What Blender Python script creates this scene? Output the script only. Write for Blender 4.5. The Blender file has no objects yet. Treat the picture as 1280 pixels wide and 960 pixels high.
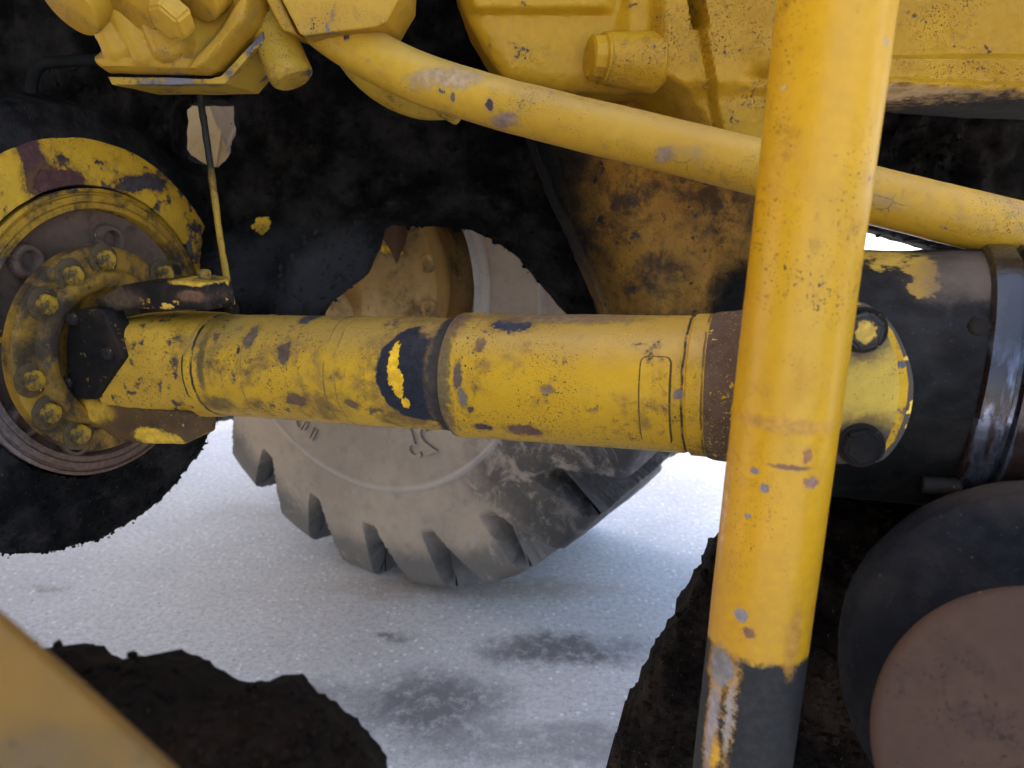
import bpy, bmesh, math, random
import numpy as np
from mathutils import Vector, Matrix
random.seed(7)
R = math.radians
sc = bpy.context.scene
col = sc.collection

# ------------------------------------------------------------ camera, sky, sun, exposure
F = 967.0                      # focal length in pixels of the 1280 px wide frame
H = 1.0                        # camera height
PITCH = R(15.5)
CAM = Vector((0, 0, H))
FW = Vector((0, math.cos(PITCH), -math.sin(PITCH)))
UP = Vector((0, math.sin(PITCH), math.cos(PITCH)))
cam = bpy.data.cameras.new('camera'); co = bpy.data.objects.new('camera', cam); col.objects.link(co)
co.location = CAM; co.rotation_euler = (R(90) - PITCH, 0, 0)
cam.sensor_width = 36; cam.lens = F / 1280 * 36
cam.clip_start = 0.01; cam.clip_end = 3000
cam.dof.use_dof = True; cam.dof.focus_distance = 0.86; cam.dof.aperture_fstop = 6.8
sc.camera = co

SUN_EL, SUN_AZ = 52.0, -74.0   # sun from the left, a little beyond the machine
w = bpy.data.worlds.new('World'); sc.world = w; w.use_nodes = True
nt = w.node_tree; bg = nt.nodes['Background']
sky = nt.nodes.new('ShaderNodeTexSky'); sky.sky_type = 'NISHITA'; sky.sun_disc = False
sky.sun_elevation = R(SUN_EL); sky.sun_rotation = R(SUN_AZ)
sky.dust_density = 3.2; sky.ozone_density = 1.0; sky.air_density = 1.0
nt.links.new(sky.outputs[0], bg.inputs[0]); bg.inputs[1].default_value = 0.13
sl = bpy.data.lights.new('sun', 'SUN'); sl.energy = 2.6; sl.angle = R(0.6); sl.color = (1, .95, .88)
so = bpy.data.objects.new('sun', sl); col.objects.link(so)
sd = Vector((math.sin(R(SUN_AZ)) * math.cos(R(SUN_EL)), math.cos(R(SUN_AZ)) * math.cos(R(SUN_EL)), math.sin(R(SUN_EL))))
so.rotation_euler = sd.to_track_quat('Z', 'Y').to_euler()
sc.view_settings.view_transform = 'Standard'; sc.view_settings.look = 'None'
sc.view_settings.exposure = 2.72; sc.view_settings.gamma = 1.0

# ------------------------------------------------------------ measuring helpers
def ray(px, py): return FW + Vector((1, 0, 0)) * ((px - 640) / F) + UP * ((480 - py) / F)
def U(px, py, z): return CAM + ray(px, py) * z
def plane_hit(px, py, o, n):
    d = ray(px, py); return CAM + d * ((o - CAM).dot(n) / d.dot(n))
def frame(o, x, zup=Vector((0, 0, 1))):
    x = x.normalized(); y = zup.cross(x).normalized(); z = x.cross(y)
    m = Matrix((x, y, z)).transposed().to_4x4(); m.translation = o; return m
def cyl_hit(px, py, M, r):     # local coordinates of the front of a cylinder (local x axis) seen at a pixel
    Mi = M.inverted(); o = Mi @ CAM; d = Mi.to_3x3() @ ray(px, py)
    a = d.y**2 + d.z**2; b = o.y*d.y + o.z*d.z; c = o.y**2 + o.z**2 - r*r
    q = b*b - a*c
    t = (-b - math.sqrt(max(q, 0))) / a
    return o + d * t
def smooth(a, b, x):
    t = np.clip((x - a) / (b - a), 0, 1); return t*t*(3 - 2*t)
def vnoise(P, scale, octv=3, seed=0, rough=.5):
    P = np.asarray(P, float) * scale; out = np.zeros(len(P)); amp = 1; tot = 0
    for k in range(octv):
        Q = P * 2**k + 17.3*k + seed*7.7; I = np.floor(Q).astype(np.int64); f = Q - I; f = f*f*(3 - 2*f)
        def h(i, j, l):
            n = (i*374761393 + j*668265263 + l*2147483647 + seed*1013) & 0xffffffff
            n = ((n ^ (n >> 13)) * 1274126177) & 0xffffffff; n = (n ^ (n >> 16)) & 0xffffffff
            n = (n * 2246822519) & 0xffffffff; n = n ^ (n >> 15)
            return (n & 0xffff) / 65535.0
        x, y, z = I[:, 0], I[:, 1], I[:, 2]; fx, fy, fz = f[:, 0], f[:, 1], f[:, 2]
        c = 0
        for dx in (0, 1):
            for dy in (0, 1):
                for dz in (0, 1):
                    c = c + h(x+dx, y+dy, z+dz) * (fx if dx else 1-fx) * (fy if dy else 1-fy) * (fz if dz else 1-fz)
        out += amp * (c - .5); tot += amp; amp *= rough
    return out / tot * 2

# ------------------------------------------------------------ object helpers
def tag(o, label=None, cat=None, group=None, kind=None):
    if label: o['label'] = label
    if cat: o['category'] = cat
    if group: o['group'] = group
    if kind: o['kind'] = kind
    return o
def empty(name, M, label, cat, **k):
    o = bpy.data.objects.new(name, None); col.objects.link(o); o.matrix_world = M; o.empty_display_size = .02
    return tag(o, label, cat, **k)
def link(name, me, mat=None, parent=None, M=None, smooth_=True, angle=40):
    o = bpy.data.objects.new(name, me); col.objects.link(o)
    if mat and not me.materials: me.materials.append(mat)
    if parent: o.parent = parent
    if M is not None: o.matrix_local = M
    if smooth_:
        me.shade_smooth() if hasattr(me, 'shade_smooth') else None
        try: me.set_sharp_from_angle(angle=R(angle))
        except Exception: pass
    return o
def mesh(name, V, Fc):
    me = bpy.data.meshes.new(name); me.from_pydata([tuple(v) for v in V], [], [tuple(f) for f in Fc]); me.update(); return me
def bmesh_mesh(name, bm):
    bmesh.ops.recalc_face_normals(bm, faces=bm.faces)
    me = bpy.data.meshes.new(name); bm.to_mesh(me); bm.free(); return me
def copy(o, parent, M=None):
    c = o.copy(); col.objects.link(c); c.parent = parent
    if M is not None: c.matrix_local = M
    return c
def lathe(name, prof, seg=96, disp=None, cap=True):       # profile of (x, r) about local x
    V = []; Fc = []
    for x, r in prof:
        for k in range(seg):
            a = 2*math.pi*k/seg; V.append((x, r*math.cos(a), r*math.sin(a)))
    V = np.array(V)
    if disp is not None:
        d = disp(V); rr = np.maximum(np.hypot(V[:, 1], V[:, 2]), 1e-6)
        V[:, 1] *= 1 + d/rr; V[:, 2] *= 1 + d/rr
    n = len(prof)
    for i in range(n-1):
        for k in range(seg):
            k2 = (k+1) % seg
            Fc.append((i*seg+k, i*seg+k2, (i+1)*seg+k2, (i+1)*seg+k))
    if cap:
        if prof[0][1] > 1e-4: Fc.append(tuple(range(seg))[::-1])
        if prof[-1][1] > 1e-4: Fc.append(tuple(range((n-1)*seg, n*seg)))
    bm = bmesh.new(); me = mesh(name, V, Fc); bm.from_mesh(me); bpy.data.meshes.remove(me)
    bmesh.ops.remove_doubles(bm, verts=bm.verts, dist=1e-6)
    return bmesh_mesh(name, bm)
def dense(prof, step):
    out = [prof[0]]
    for a, b in zip(prof, prof[1:]):
        n = max(1, int(math.hypot(b[0]-a[0], b[1]-a[1]) / step))
        for i in range(1, n+1): out.append((a[0]+(b[0]-a[0])*i/n, a[1]+(b[1]-a[1])*i/n))
    return out
def catmull(pts, n=8):
    out = []
    P = [pts[0]] + list(pts) + [pts[-1]]
    for i in range(1, len(P)-2):
        p0, p1, p2, p3 = P[i-1], P[i], P[i+1], P[i+2]
        for k in range(n):
            t = k/n
            out.append(.5*((2*p1) + (p2-p0)*t + (2*p0-5*p1+4*p2-p3)*t*t + (3*p1-p0-3*p2+p3)*t**3))
    out.append(pts[-1]); return out
def tube(name, pts, r, seg=48, amp=0, nscale=30, seed=0, radii=None):
    V = []; Fc = []; t0 = (pts[1]-pts[0]).normalized(); nrm = t0.orthogonal().normalized()
    for i, p in enumerate(pts):
        t = (pts[min(i+1, len(pts)-1)] - pts[max(i-1, 0)]).normalized()
        nrm = (nrm - t*nrm.dot(t)).normalized(); b = t.cross(nrm); rr = radii[i] if radii else r
        for k in range(seg):
            a = 2*math.pi*k/seg; V.append(p + (nrm*math.cos(a) + b*math.sin(a))*rr)
    if amp:
        A = np.array([tuple(v) for v in V]); d = vnoise(A, nscale, 3, seed) * amp
        V = [v + (v - pts[i//seg]).normalized()*d[i] for i, v in enumerate(V)]
    n = len(pts)
    for i in range(n-1):
        for k in range(seg):
            k2 = (k+1) % seg; Fc.append((i*seg+k, i*seg+k2, (i+1)*seg+k2, (i+1)*seg+k))
    Fc.append(tuple(range(seg))[::-1]); Fc.append(tuple(range((n-1)*seg, n*seg)))
    bm = bmesh.new(); me = mesh(name, V, Fc); bm.from_mesh(me); bpy.data.meshes.remove(me)
    return bmesh_mesh(name, bm)
def prism(name, pts, back, bevel=.003, seg=3, bulge=None):          # closed outline (3-D points on a plane) pushed along the vector back
    bm = bmesh.new(); a = [bm.verts.new(p) for p in pts]; b = [bm.verts.new(p + back) for p in pts]
    bm.faces.new(a); bm.faces.new(b[::-1]); n = len(pts)
    for i in range(n): bm.faces.new((a[i], b[i], b[(i+1) % n], a[(i+1) % n]))
    bmesh.ops.recalc_face_normals(bm, faces=bm.faces)
    if bevel: bmesh.ops.bevel(bm, geom=list(bm.edges), offset=bevel, segments=seg, profile=.6, affect='EDGES', clamp_overlap=True)
    return bmesh_mesh(name, bm)
def subdiv_noise(me, cuts, amp, scale, seed=0):
    bm = bmesh.new(); bm.from_mesh(me)
    bmesh.ops.triangulate(bm, faces=[f for f in bm.faces if len(f.verts) > 4])
    for _ in range(cuts):
        el = [e for e in bm.edges if e.calc_length() > .006]
        if not el or len(bm.verts) > 60000: break
        bmesh.ops.subdivide_edges(bm, edges=el, cuts=1, use_grid_fill=True)
        bmesh.ops.triangulate(bm, faces=[f for f in bm.faces if len(f.verts) > 4])
    bm.normal_update(); P = np.array([tuple(v.co) for v in bm.verts]); d = vnoise(P, scale, 4, seed)*amp
    for v, k in zip(bm.verts, d): v.co += v.normal*k
    bm.to_mesh(me); bm.free(); return me
def hexbolt(name, r=.013, h=.012, washer=.018):                    # head along +x
    bm = bmesh.new()
    V0 = []
    for x, s in ((0, 1), (h*.8, 1), (h, .86)):
        V0.append([bm.verts.new((x, r*s*math.cos(R(60*k)), r*s*math.sin(R(60*k)))) for k in range(6)])
    for a, b in zip(V0, V0[1:]):
        for k in range(6): bm.faces.new((a[k], a[(k+1) % 6], b[(k+1) % 6], b[k]))
    bm.faces.new(V0[2]); bm.faces.new(V0[0][::-1])
    bmesh.ops.bevel(bm, geom=list(bm.edges), offset=r*.12, segments=2, affect='EDGES')
    return bmesh_mesh(name, bm)

def relief(name, poly, o, n, step=.005, hfun=None, rnd=.02, bulge=.02, thick=.05, amp=.0, nscale=40, jag=0, jscale=60, seed=0, fine=None, oct_=4):
    """A solid with a modelled front: outline on the plane (o, n towards the viewer), front pushed out, rounded at its rim, flat back."""
    n = n.normalized(); uu = Vector((0, 0, 1)).cross(n); uu = (uu if uu.length > 1e-3 else Vector((1, 0, 0))).normalized(); vv = n.cross(uu)
    P = []
    for px, py in poly:
        q = plane_hit(px, py, o, n) - o; P.append((q.dot(uu), q.dot(vv)))
    P = np.array(P); D = []
    for a, b in zip(P, np.roll(P, -1, 0)):
        m = max(1, int(np.hypot(*(b-a))/(step*1.2)))
        for k in range(m): D.append(a + (b-a)*k/m)
    D = np.array(D)
    if jag:
        z = np.column_stack([D, np.zeros(len(D))])
        D = D + np.column_stack([vnoise(z, jscale, 5, seed+5, .72), vnoise(z, jscale, 5, seed+9, .72)])*jag
    A = D; B = np.roll(D, -1, 0)
    lo = D.min(0) - step; hi = D.max(0) + step
    gx = np.arange(lo[0], hi[0]+step, step); gy = np.arange(lo[1], hi[1]+step, step)
    nx, ny = len(gx), len(gy); X, Y = np.meshgrid(gx, gy, indexing='ij'); Q = np.column_stack([X.ravel(), Y.ravel()])
    ins = np.zeros(len(Q), bool); dist = np.full(len(Q), 1e9); near = Q.copy()
    for a, b in zip(A, B):
        c = ((a[1] > Q[:, 1]) != (b[1] > Q[:, 1]))
        with np.errstate(divide='ignore', invalid='ignore'):
            xi = (b[0]-a[0])*(Q[:, 1]-a[1])/(b[1]-a[1]) + a[0]
        ins ^= c & (Q[:, 0] < xi)
        e = b-a; L = max(e.dot(e), 1e-12); t = np.clip(((Q-a)@e)/L, 0, 1); pr = a + t[:, None]*e; dd = np.hypot(*(Q-pr).T)
        k = dd < dist; dist[k] = dd[k]; near[k] = pr[k]
    Q2 = np.where(ins[:, None], Q, near); d = np.where(ins, dist, 0)
    W = np.array(o)[None] + Q2[:, :1]*np.array(uu)[None] + Q2[:, 1:]*np.array(vv)[None]
    t = np.clip(d/rnd, 0, 1); h = bulge*np.sqrt(np.clip(1-(1-t)**2, 0, 1))
    if hfun is not None:
        rel = W - np.array(CAM); zz = rel@np.array(FW); px = 640+F*rel[:, 0]/zz; py = 480-F*(rel@np.array(UP))/zz
        h = h + hfun(px, py)*np.minimum(1, t*1.5)
    if amp: h = h + vnoise(W, nscale, oct_, seed, .55)*amp
    if fine: h = h + vnoise(W, fine[1], 2, seed+3)*fine[0]
    Wf = W + h[:, None]*np.array(n)[None]; Wb = W - thick*np.array(n)[None]
    idx = np.arange(nx*ny).reshape(nx, ny); cells = np.stack([idx[:-1, :-1], idx[1:, :-1], idx[1:, 1:], idx[:-1, 1:]], -1).reshape(-1, 4)
    cells = cells[ins[cells].any(1)]
    used = np.unique(cells); rm = -np.ones(nx*ny, int); rm[used] = np.arange(len(used)); cells = rm[cells]; m = len(used)
    from collections import Counter
    E = Counter(); 
    for c in cells:
        for i in range(4):
            a, b = c[i], c[(i+1) % 4]; E[(a, b)] += 1
    side = [(a, b) for (a, b) in E if (b, a) not in E]
    Fc = [tuple(c) for c in cells] + [tuple(c[::-1]+m) for c in cells] + [(b, a, a+m, b+m) for a, b in side]
    me = mesh(name, np.vstack([Wf[used], Wb[used]]), Fc)
    bm = bmesh.new(); bm.from_mesh(me); bmesh.ops.remove_doubles(bm, verts=bm.verts, dist=1e-5); bmesh.ops.recalc_face_normals(bm, faces=bm.faces)
    bm.to_mesh(me); bm.free(); return me

def crumbs(me, n, lo, hi, pick, seed=1):
    """Loose crumbs stuck to the vertices of a mesh that pick() allows, all in one mesh."""
    rng = np.random.default_rng(seed); P = np.array([tuple(v.co) for v in me.vertices]); N = np.array([tuple(v.normal) for v in me.vertices]); ok = np.where(pick(P, N))[0]
    ph = (1+5**.5)/2
    ico = np.array([(-1, ph, 0), (1, ph, 0), (-1, -ph, 0), (1, -ph, 0), (0, -1, ph), (0, 1, ph), (0, -1, -ph), (0, 1, -ph), (ph, 0, -1), (ph, 0, 1), (-ph, 0, -1), (-ph, 0, 1)])/1.9
    fi = np.array([(0, 11, 5), (0, 5, 1), (0, 1, 7), (0, 7, 10), (0, 10, 11), (1, 5, 9), (5, 11, 4), (11, 10, 2), (10, 7, 6), (7, 1, 8), (3, 9, 4), (3, 4, 2), (3, 2, 6), (3, 6, 8), (3, 8, 9), (4, 9, 5), (2, 4, 11), (6, 2, 10), (8, 6, 7), (9, 8, 1)])
    k = rng.choice(ok, n); c = P[k] + rng.normal(0, .002, (n, 3)); s_ = lo + (hi-lo)*rng.random(n)**3
    V = c[:, None, :] + ico[None]*s_[:, None, None]*(1 + rng.normal(0, .22, (n, 12, 1)))*(1 + rng.normal(0, .2, (n, 1, 3)))
    Fc = (fi[None] + (np.arange(n)*12)[:, None, None]).reshape(-1, 3)
    return mesh('dirt_crumbs', V.reshape(-1, 3), Fc)
# ------------------------------------------------------------ materials
class NB:
    def __init__(s, name):
        s.m = bpy.data.materials.new(name); s.m.use_nodes = True; s.t = s.m.node_tree; s.b = s.t.nodes['Principled BSDF']
        s.co = s.t.nodes.new('ShaderNodeTexCoord').outputs['Object']
    def n(s, ty, **k):
        x = s.t.nodes.new(ty)
        for a, b in k.items(): setattr(x, a, b)
        return x
    def put(s, sock, v):
        if isinstance(v, bpy.types.NodeSocket): s.t.links.new(v, sock)
        elif isinstance(v, (tuple, list)) and len(v) == 3 and sock.type == 'RGBA': sock.default_value = (*v, 1)
        else: sock.default_value = v
    def noise(s, scale, det=4, rough=.55, dist=0, vec=None, out=0):
        x = s.n('ShaderNodeTexNoise'); x.inputs['Scale'].default_value = scale; x.inputs['Detail'].default_value = det
        x.inputs['Roughness'].default_value = rough; x.inputs['Distortion'].default_value = dist; s.put(x.inputs['Vector'], vec or s.co); return x.outputs[out]
    def voro(s, scale, feature='F1', vec=None, out='Distance'):
        x = s.n('ShaderNodeTexVoronoi', feature=feature); x.inputs['Scale'].default_value = scale; s.put(x.inputs['Vector'], vec or s.co); return x.outputs[out]
    def math(s, op, a, b=0, clamp=False):
        x = s.n('ShaderNodeMath', operation=op, use_clamp=clamp); s.put(x.inputs[0], a); s.put(x.inputs[1], b); return x.outputs[0]
    def vm(s, op, a, b=(0, 0, 0)):
        x = s.n('ShaderNodeVectorMath', operation=op); s.put(x.inputs[0], a); s.put(x.inputs[1], b); return x.outputs['Value' if op in ('LENGTH', 'DOT_PRODUCT') else 'Vector']
    def ramp(s, v, a, b, lo=0., hi=1.):
        x = s.n('ShaderNodeMapRange', interpolation_type='SMOOTHSTEP'); s.put(x.inputs[0], v)
        for i, q in enumerate((a, b, lo, hi)): x.inputs[i+1].default_value = q
        return x.outputs[0]
    def mix(s, f, a, b, mode='MIX'):
        x = s.n('ShaderNodeMix', data_type='RGBA', blend_type=mode); s.put(x.inputs[0], f); s.put(x.inputs[6], a); s.put(x.inputs[7], b); return x.outputs[2]
    def mixf(s, f, a, b):
        x = s.n('ShaderNodeMix', data_type='FLOAT'); s.put(x.inputs[0], f); s.put(x.inputs[2], a); s.put(x.inputs[3], b); return x.outputs[0]
    def warp(s, amp, scale):
        d = s.vm('SUBTRACT', s.noise(scale, 8, .74, out=1), (.5, .5, .5)); return s.vm('ADD', s.co, s.vm('MULTIPLY', d, (amp*2,)*3))
    def blob(s, c, r, amp, scale, soft=.05):
        q = s.vm('LENGTH', s.vm('DIVIDE', s.vm('SUBTRACT', s.warp(amp, scale), tuple(c)), tuple(r)))
        return s.ramp(q, 1+soft, 1-soft)
    def comp(s, v, i):
        x = s.n('ShaderNodeSeparateXYZ'); s.put(x.inputs[0], v); return x.outputs[i]

def worn(name, c1, c2, speck=.5, speckcol=(.03, .02, .012), speckscale=330, dirt=.4, dirtcol=(.16, .09, .035), dirtscale=22, chips=.3, chipcol=(.035, .03, .035), chipscale=38,
         rough=.45, bump=.3, bumpscale=160, blobs=(), bands=(), cracks=0, dust=0, dustcol=(.3, .22, .13), spec=.2, big=7):
    s = NB(name); K_ = .86; c1 = tuple(v*K_ for v in c1); c2 = tuple(v*K_ for v in c2); dirtcol = tuple(v*K_ for v in dirtcol); dustcol = tuple(v*K_ for v in dustcol)
    c = s.mix(s.ramp(s.noise(big, 4, .6), .35, .65), c1, c2)
    c = s.mix(s.ramp(s.noise(90, 5, .6), .3, .7, .0, .35), c, tuple(v*.72 for v in c1))
    dm = s.math('MULTIPLY', s.ramp(s.noise(dirtscale, 8, .68, .3), .64-.26*dirt, .78-.18*dirt), min(1, .55+.5*dirt)) if dirt else 0.
    if dirt: c = s.mix(dm, c, dirtcol)
    if dirt:                       # fine grime: smears and pocks at a smaller scale, heavier where the broad dirt sits
        g2 = s.math('MULTIPLY', s.ramp(s.noise(75, 8, .75, .8), .52, .66), s.ramp(s.noise(11, 5, .65), .44, .64, .0, min(.85, .35+.6*dirt)))
        c = s.mix(g2, c, tuple(v*.55 for v in dirtcol))
    if dust:
        nz = s.comp(s.n('ShaderNodeNewGeometry').outputs['Normal'], 2)
        dz = s.math('MULTIPLY', s.ramp(s.math('ADD', nz, s.math('MULTIPLY', s.noise(40, 6, .7), .5)), .5, 1.1), dust)
        c = s.mix(dz, c, dustcol)
    hgt = s.math('MULTIPLY', s.noise(bumpscale, 4, .6), 1.0)
    rf = s.mixf(dm, rough, min(.95, rough+.35)) if dirt else rough
    if speck:
        gate = s.math('ADD', s.noise(9, 4, .6), s.math('MULTIPLY', s.noise(34, 5, .7), .5))
        gm = s.ramp(gate, .88-.22*speck, 1.0-.16*speck)
        sp = s.math('MULTIPLY', s.ramp(s.noise(speckscale, 4, .65), .60, .635), gm)
        sp = s.math('MAXIMUM', sp, s.math('MULTIPLY', s.ramp(s.noise(speckscale*2.3, 2, .5), .64, .68), s.ramp(gate, .78-.22*speck, .95-.2*speck)))
        c = s.mix(sp, c, speckcol); hgt = s.math('SUBTRACT', hgt, s.math('MULTIPLY', sp, .8))
    if cracks:
        vv = s.warp(.004, 60)
        e = s.math('MULTIPLY', s.ramp(s.voro(42, 'DISTANCE_TO_EDGE', vv), .016, .006), s.ramp(s.noise(14, 4), .60, .66))
        c = s.mix(s.math('MULTIPLY', e, cracks), c, speckcol); hgt = s.math('SUBTRACT', hgt, e)
    if chips:
        thr = .695-.2*chips
        cn = s.noise(chipscale, 9, .66); cm = s.ramp(cn, thr, thr+.012); halo = s.ramp(cn, thr-.05, thr)
        c = s.mix(s.math('MULTIPLY', halo, .45), c, dirtcol)
        cc = s.mix(s.ramp(s.noise(60, 4), .4, .6), chipcol, tuple(min(1, v*1.9+.004) for v in chipcol))
        c = s.mix(cm, c, cc); hgt = s.math('SUBTRACT', hgt, s.math('MULTIPLY', cm, 2.2)); rf = s.mixf(cm, rf, .6)
    for x0, hw, cl in bands:
        xx = s.comp(s.warp(.002, 70), 0)
        q = s.math('MULTIPLY', s.ramp(s.math('ABSOLUTE', s.math('SUBTRACT', xx, x0)), hw, hw*.4), s.ramp(s.noise(45, 4), .36, .5))
        c = s.mix(q, c, cl); hgt = s.math('SUBTRACT', hgt, q)
    for bl in blobs:
        ce, ra, cl, am, ns = bl[:5]; soft = bl[5] if len(bl) > 5 else .05; rr = bl[6] if len(bl) > 6 else .55; dep = bl[7] if len(bl) > 7 else 2.0
        q = s.vm('LENGTH', s.vm('DIVIDE', s.vm('SUBTRACT', s.warp(am, ns), tuple(ce)), tuple(ra)))
        q = s.math('ADD', q, s.math('MULTIPLY', s.math('SUBTRACT', s.noise(230, 5, .7), .5), .9*min(1., .007/min(r_ for r_ in ra))))
        bmk = s.ramp(q, 1+soft, 1-soft)
        if dep > 0: c = s.mix(s.math('MULTIPLY', s.ramp(q, 1.75, 1.0), s.ramp(s.noise(120, 5, .7), .35, .6, .1, .75)), c, dirtcol)
        cb = s.mix(s.ramp(s.noise(140, 5), .35, .7), cl, tuple(v*1.5+.003 for v in cl))
        c = s.mix(bmk, c, cb); hgt = s.math('SUBTRACT', hgt, s.math('MULTIPLY', bmk, dep)); rf = s.mixf(bmk, rf, rr)
    s.put(s.b.inputs['Base Color'], c); s.put(s.b.inputs['Roughness'], rf); s.b.inputs['Specular IOR Level'].default_value = spec
    bp = s.n('ShaderNodeBump'); bp.inputs['Strength'].default_value = bump; bp.inputs['Distance'].default_value = .0012
    s.put(bp.inputs['Height'], hgt); s.put(s.b.inputs['Normal'], bp.outputs[0])
    return s.m

def grease(name, c=(.005, .0046, .0046), c2=(.016, .0145, .014), rough=.8, bump=.8, scale=130, flecks=.3, patch=None, spec=.06):
    s = NB(name); c = tuple(v*.8 for v in c); c2 = tuple(v*.8 for v in c2)
    k = s.mix(s.ramp(s.noise(14, 6, .65), .4, .68), c, c2)
    k = s.mix(s.math('MULTIPLY', s.ramp(s.noise(260, 3), .66, .74), flecks), k, (.11, .09, .07))
    for p in patch or ():
        m = s.blob(*p[:2], *p[3:6]); k = s.mix(m, k, p[2])
    s.put(s.b.inputs['Base Color'], k); s.put(s.b.inputs['Roughness'], s.ramp(s.noise(50, 4), .3, .7, rough-.12, rough+.2)); s.b.inputs['Specular IOR Level'].default_value = spec
    bp = s.n('ShaderNodeBump'); bp.inputs['Strength'].default_value = bump; bp.inputs['Distance'].default_value = .004
    s.put(bp.inputs['Height'], s.noise(scale, 6, .65)); s.put(s.b.inputs['Normal'], bp.outputs[0])
    return s.m

BLK = (.012, .013, .018); RUST = (.085, .035, .018); BROWN = (.10, .058, .03); GREY = (.13, .105, .085)
YEL = (.68, .385, .016); YEL2 = (.54, .30, .013); YELB = (.57, .32, .013)

# ================================================================= the place
# ------------------------------------------------------------ ground
def ground_mat():
    s = NB('worn_concrete')
    c = s.mix(s.ramp(s.noise(1.6, 6, .6), .35, .65), (.52, .507, .50), (.64, .626, .616))
    c = s.mix(s.ramp(s.noise(75, 7, .8), .40, .68, 0, .7), c, (.33, .322, .322))
    v = s.n('ShaderNodeTexVoronoi'); v.inputs['Scale'].default_value = 62; s.put(v.inputs['Vector'], s.co)
    st = s.math('MULTIPLY', s.ramp(v.outputs['Distance'], .34, .2), s.ramp(s.comp(v.outputs['Color'], 0), .62, .8))
    c = s.mix(st, c, (.72, .70, .69))
    c = s.mix(s.math('MULTIPLY', s.ramp(s.noise(120, 5, .7), .57, .66), .65), c, (.17, .16, .16))
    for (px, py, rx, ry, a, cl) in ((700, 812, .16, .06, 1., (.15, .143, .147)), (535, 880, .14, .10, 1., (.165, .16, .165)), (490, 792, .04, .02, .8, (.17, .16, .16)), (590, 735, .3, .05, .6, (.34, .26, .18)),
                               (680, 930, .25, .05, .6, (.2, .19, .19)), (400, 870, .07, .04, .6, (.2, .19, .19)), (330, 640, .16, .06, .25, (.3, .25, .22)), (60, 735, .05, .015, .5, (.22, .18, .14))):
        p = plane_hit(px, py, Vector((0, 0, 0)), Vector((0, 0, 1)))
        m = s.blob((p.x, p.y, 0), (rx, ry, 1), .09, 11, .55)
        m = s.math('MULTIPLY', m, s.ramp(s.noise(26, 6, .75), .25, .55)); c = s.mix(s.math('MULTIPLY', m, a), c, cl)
    s.put(s.b.inputs['Base Color'], c); s.b.inputs['Roughness'].default_value = .9; s.b.inputs['Specular IOR Level'].default_value = .25
    hh = s.math('ADD', s.noise(110, 5, .7), s.math('MULTIPLY', st, .5))
    bp = s.n('ShaderNodeBump'); bp.inputs['Strength'].default_value = .6; bp.inputs['Distance'].default_value = .0035
    s.put(bp.inputs['Height'], hh); s.put(s.b.inputs['Normal'], bp.outputs[0]); return s.m
g = []
xs = np.concatenate([[-400, -60, -15], np.linspace(-4, 4, 41), [15, 60, 400]]); ys = np.concatenate([[-400, -60, -15], np.linspace(-3, 6, 46), [15, 60, 400]])
gv = [(x, y, 0) for x in xs for y in ys]; ny = len(ys)
gf = [(i*ny+j, (i+1)*ny+j, (i+1)*ny+j+1, i*ny+j+1) for i in range(len(xs)-1) for j in range(ny-1)]
tag(link('ground', mesh('ground', gv, gf), ground_mat()), kind='structure')

# ------------------------------------------------------------ drive shaft (local x runs along it, left to right)
A = U(260, 455, .967); B = U(870, 481, .755)
SM = frame(A, B - A); SMi = SM.inverted()
RT, RS = .0622, .0672                        # radius of tube and of sleeve
def sx(px, r): return cyl_hit(px, 455 + (px-260)*.0426, SM, r).x
def sblob(px, py, w_, h_, r, cl, amp=.006, ns=70, soft=.06, rr=.5, dep=2.):
    p = cyl_hit(px, py, SM, r); z = (SM @ p - CAM).dot(FW); q = min(w_, h_)*z/F; return (p, (w_*z/F, .03, h_*z/F), cl, max(amp, q*.9), min(max(.8/q, 25), 200), soft, rr, dep)
xs_y, xt0, xb, xs0, xs1, xs2 = sx(150, RT), sx(230, RT), sx(466, RT), sx(545, RS), sx(852, RS), sx(880, RS)
bl_tube = [(tuple(cyl_hit(524, 466, SM, RT)), (.051, .06, .0565), BLK, .006, 70, .03, .42, 2.6),
           sblob(491, 455, 7, 30, RT, YELB, .006, 80, .06, .5, -2.6), sblob(497, 480, 7, 20, RT, YELB, .006, 80, .06, .5, -2.6), sblob(507, 504, 6, 7, RT, YELB, .005, 80, .06, .5, -2.6), sblob(548, 405, 22, 14, RT, (.2, .12, .03), .006, 80, .2, .6, -2.), ((xs0-.004, 0, 0), (.009, .2, .2), (.03, .024, .02), .006, 80, .3, .7, 1),
           sblob(354, 441, 9, 13, RT, (.07, .045, .028)), sblob(313, 422, 7, 12, RT, (.09, .06, .035)), sblob(388, 397, 10, 5, RT, (.045, .038, .035)), sblob(370, 500, 16, 8, RT, (.1, .055, .03), .009),
           sblob(298, 438, 3, 4, RT, (.03, .025, .02)), sblob(270, 505, 20, 10, RT, (.14, .085, .02), .01, 60, .4), sblob(440, 505, 9, 5, RT, (.12, .07, .03), .008), sblob(250, 450, 5, 35, RT, (.09, .065, .02), .006, 60, .4)]
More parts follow.
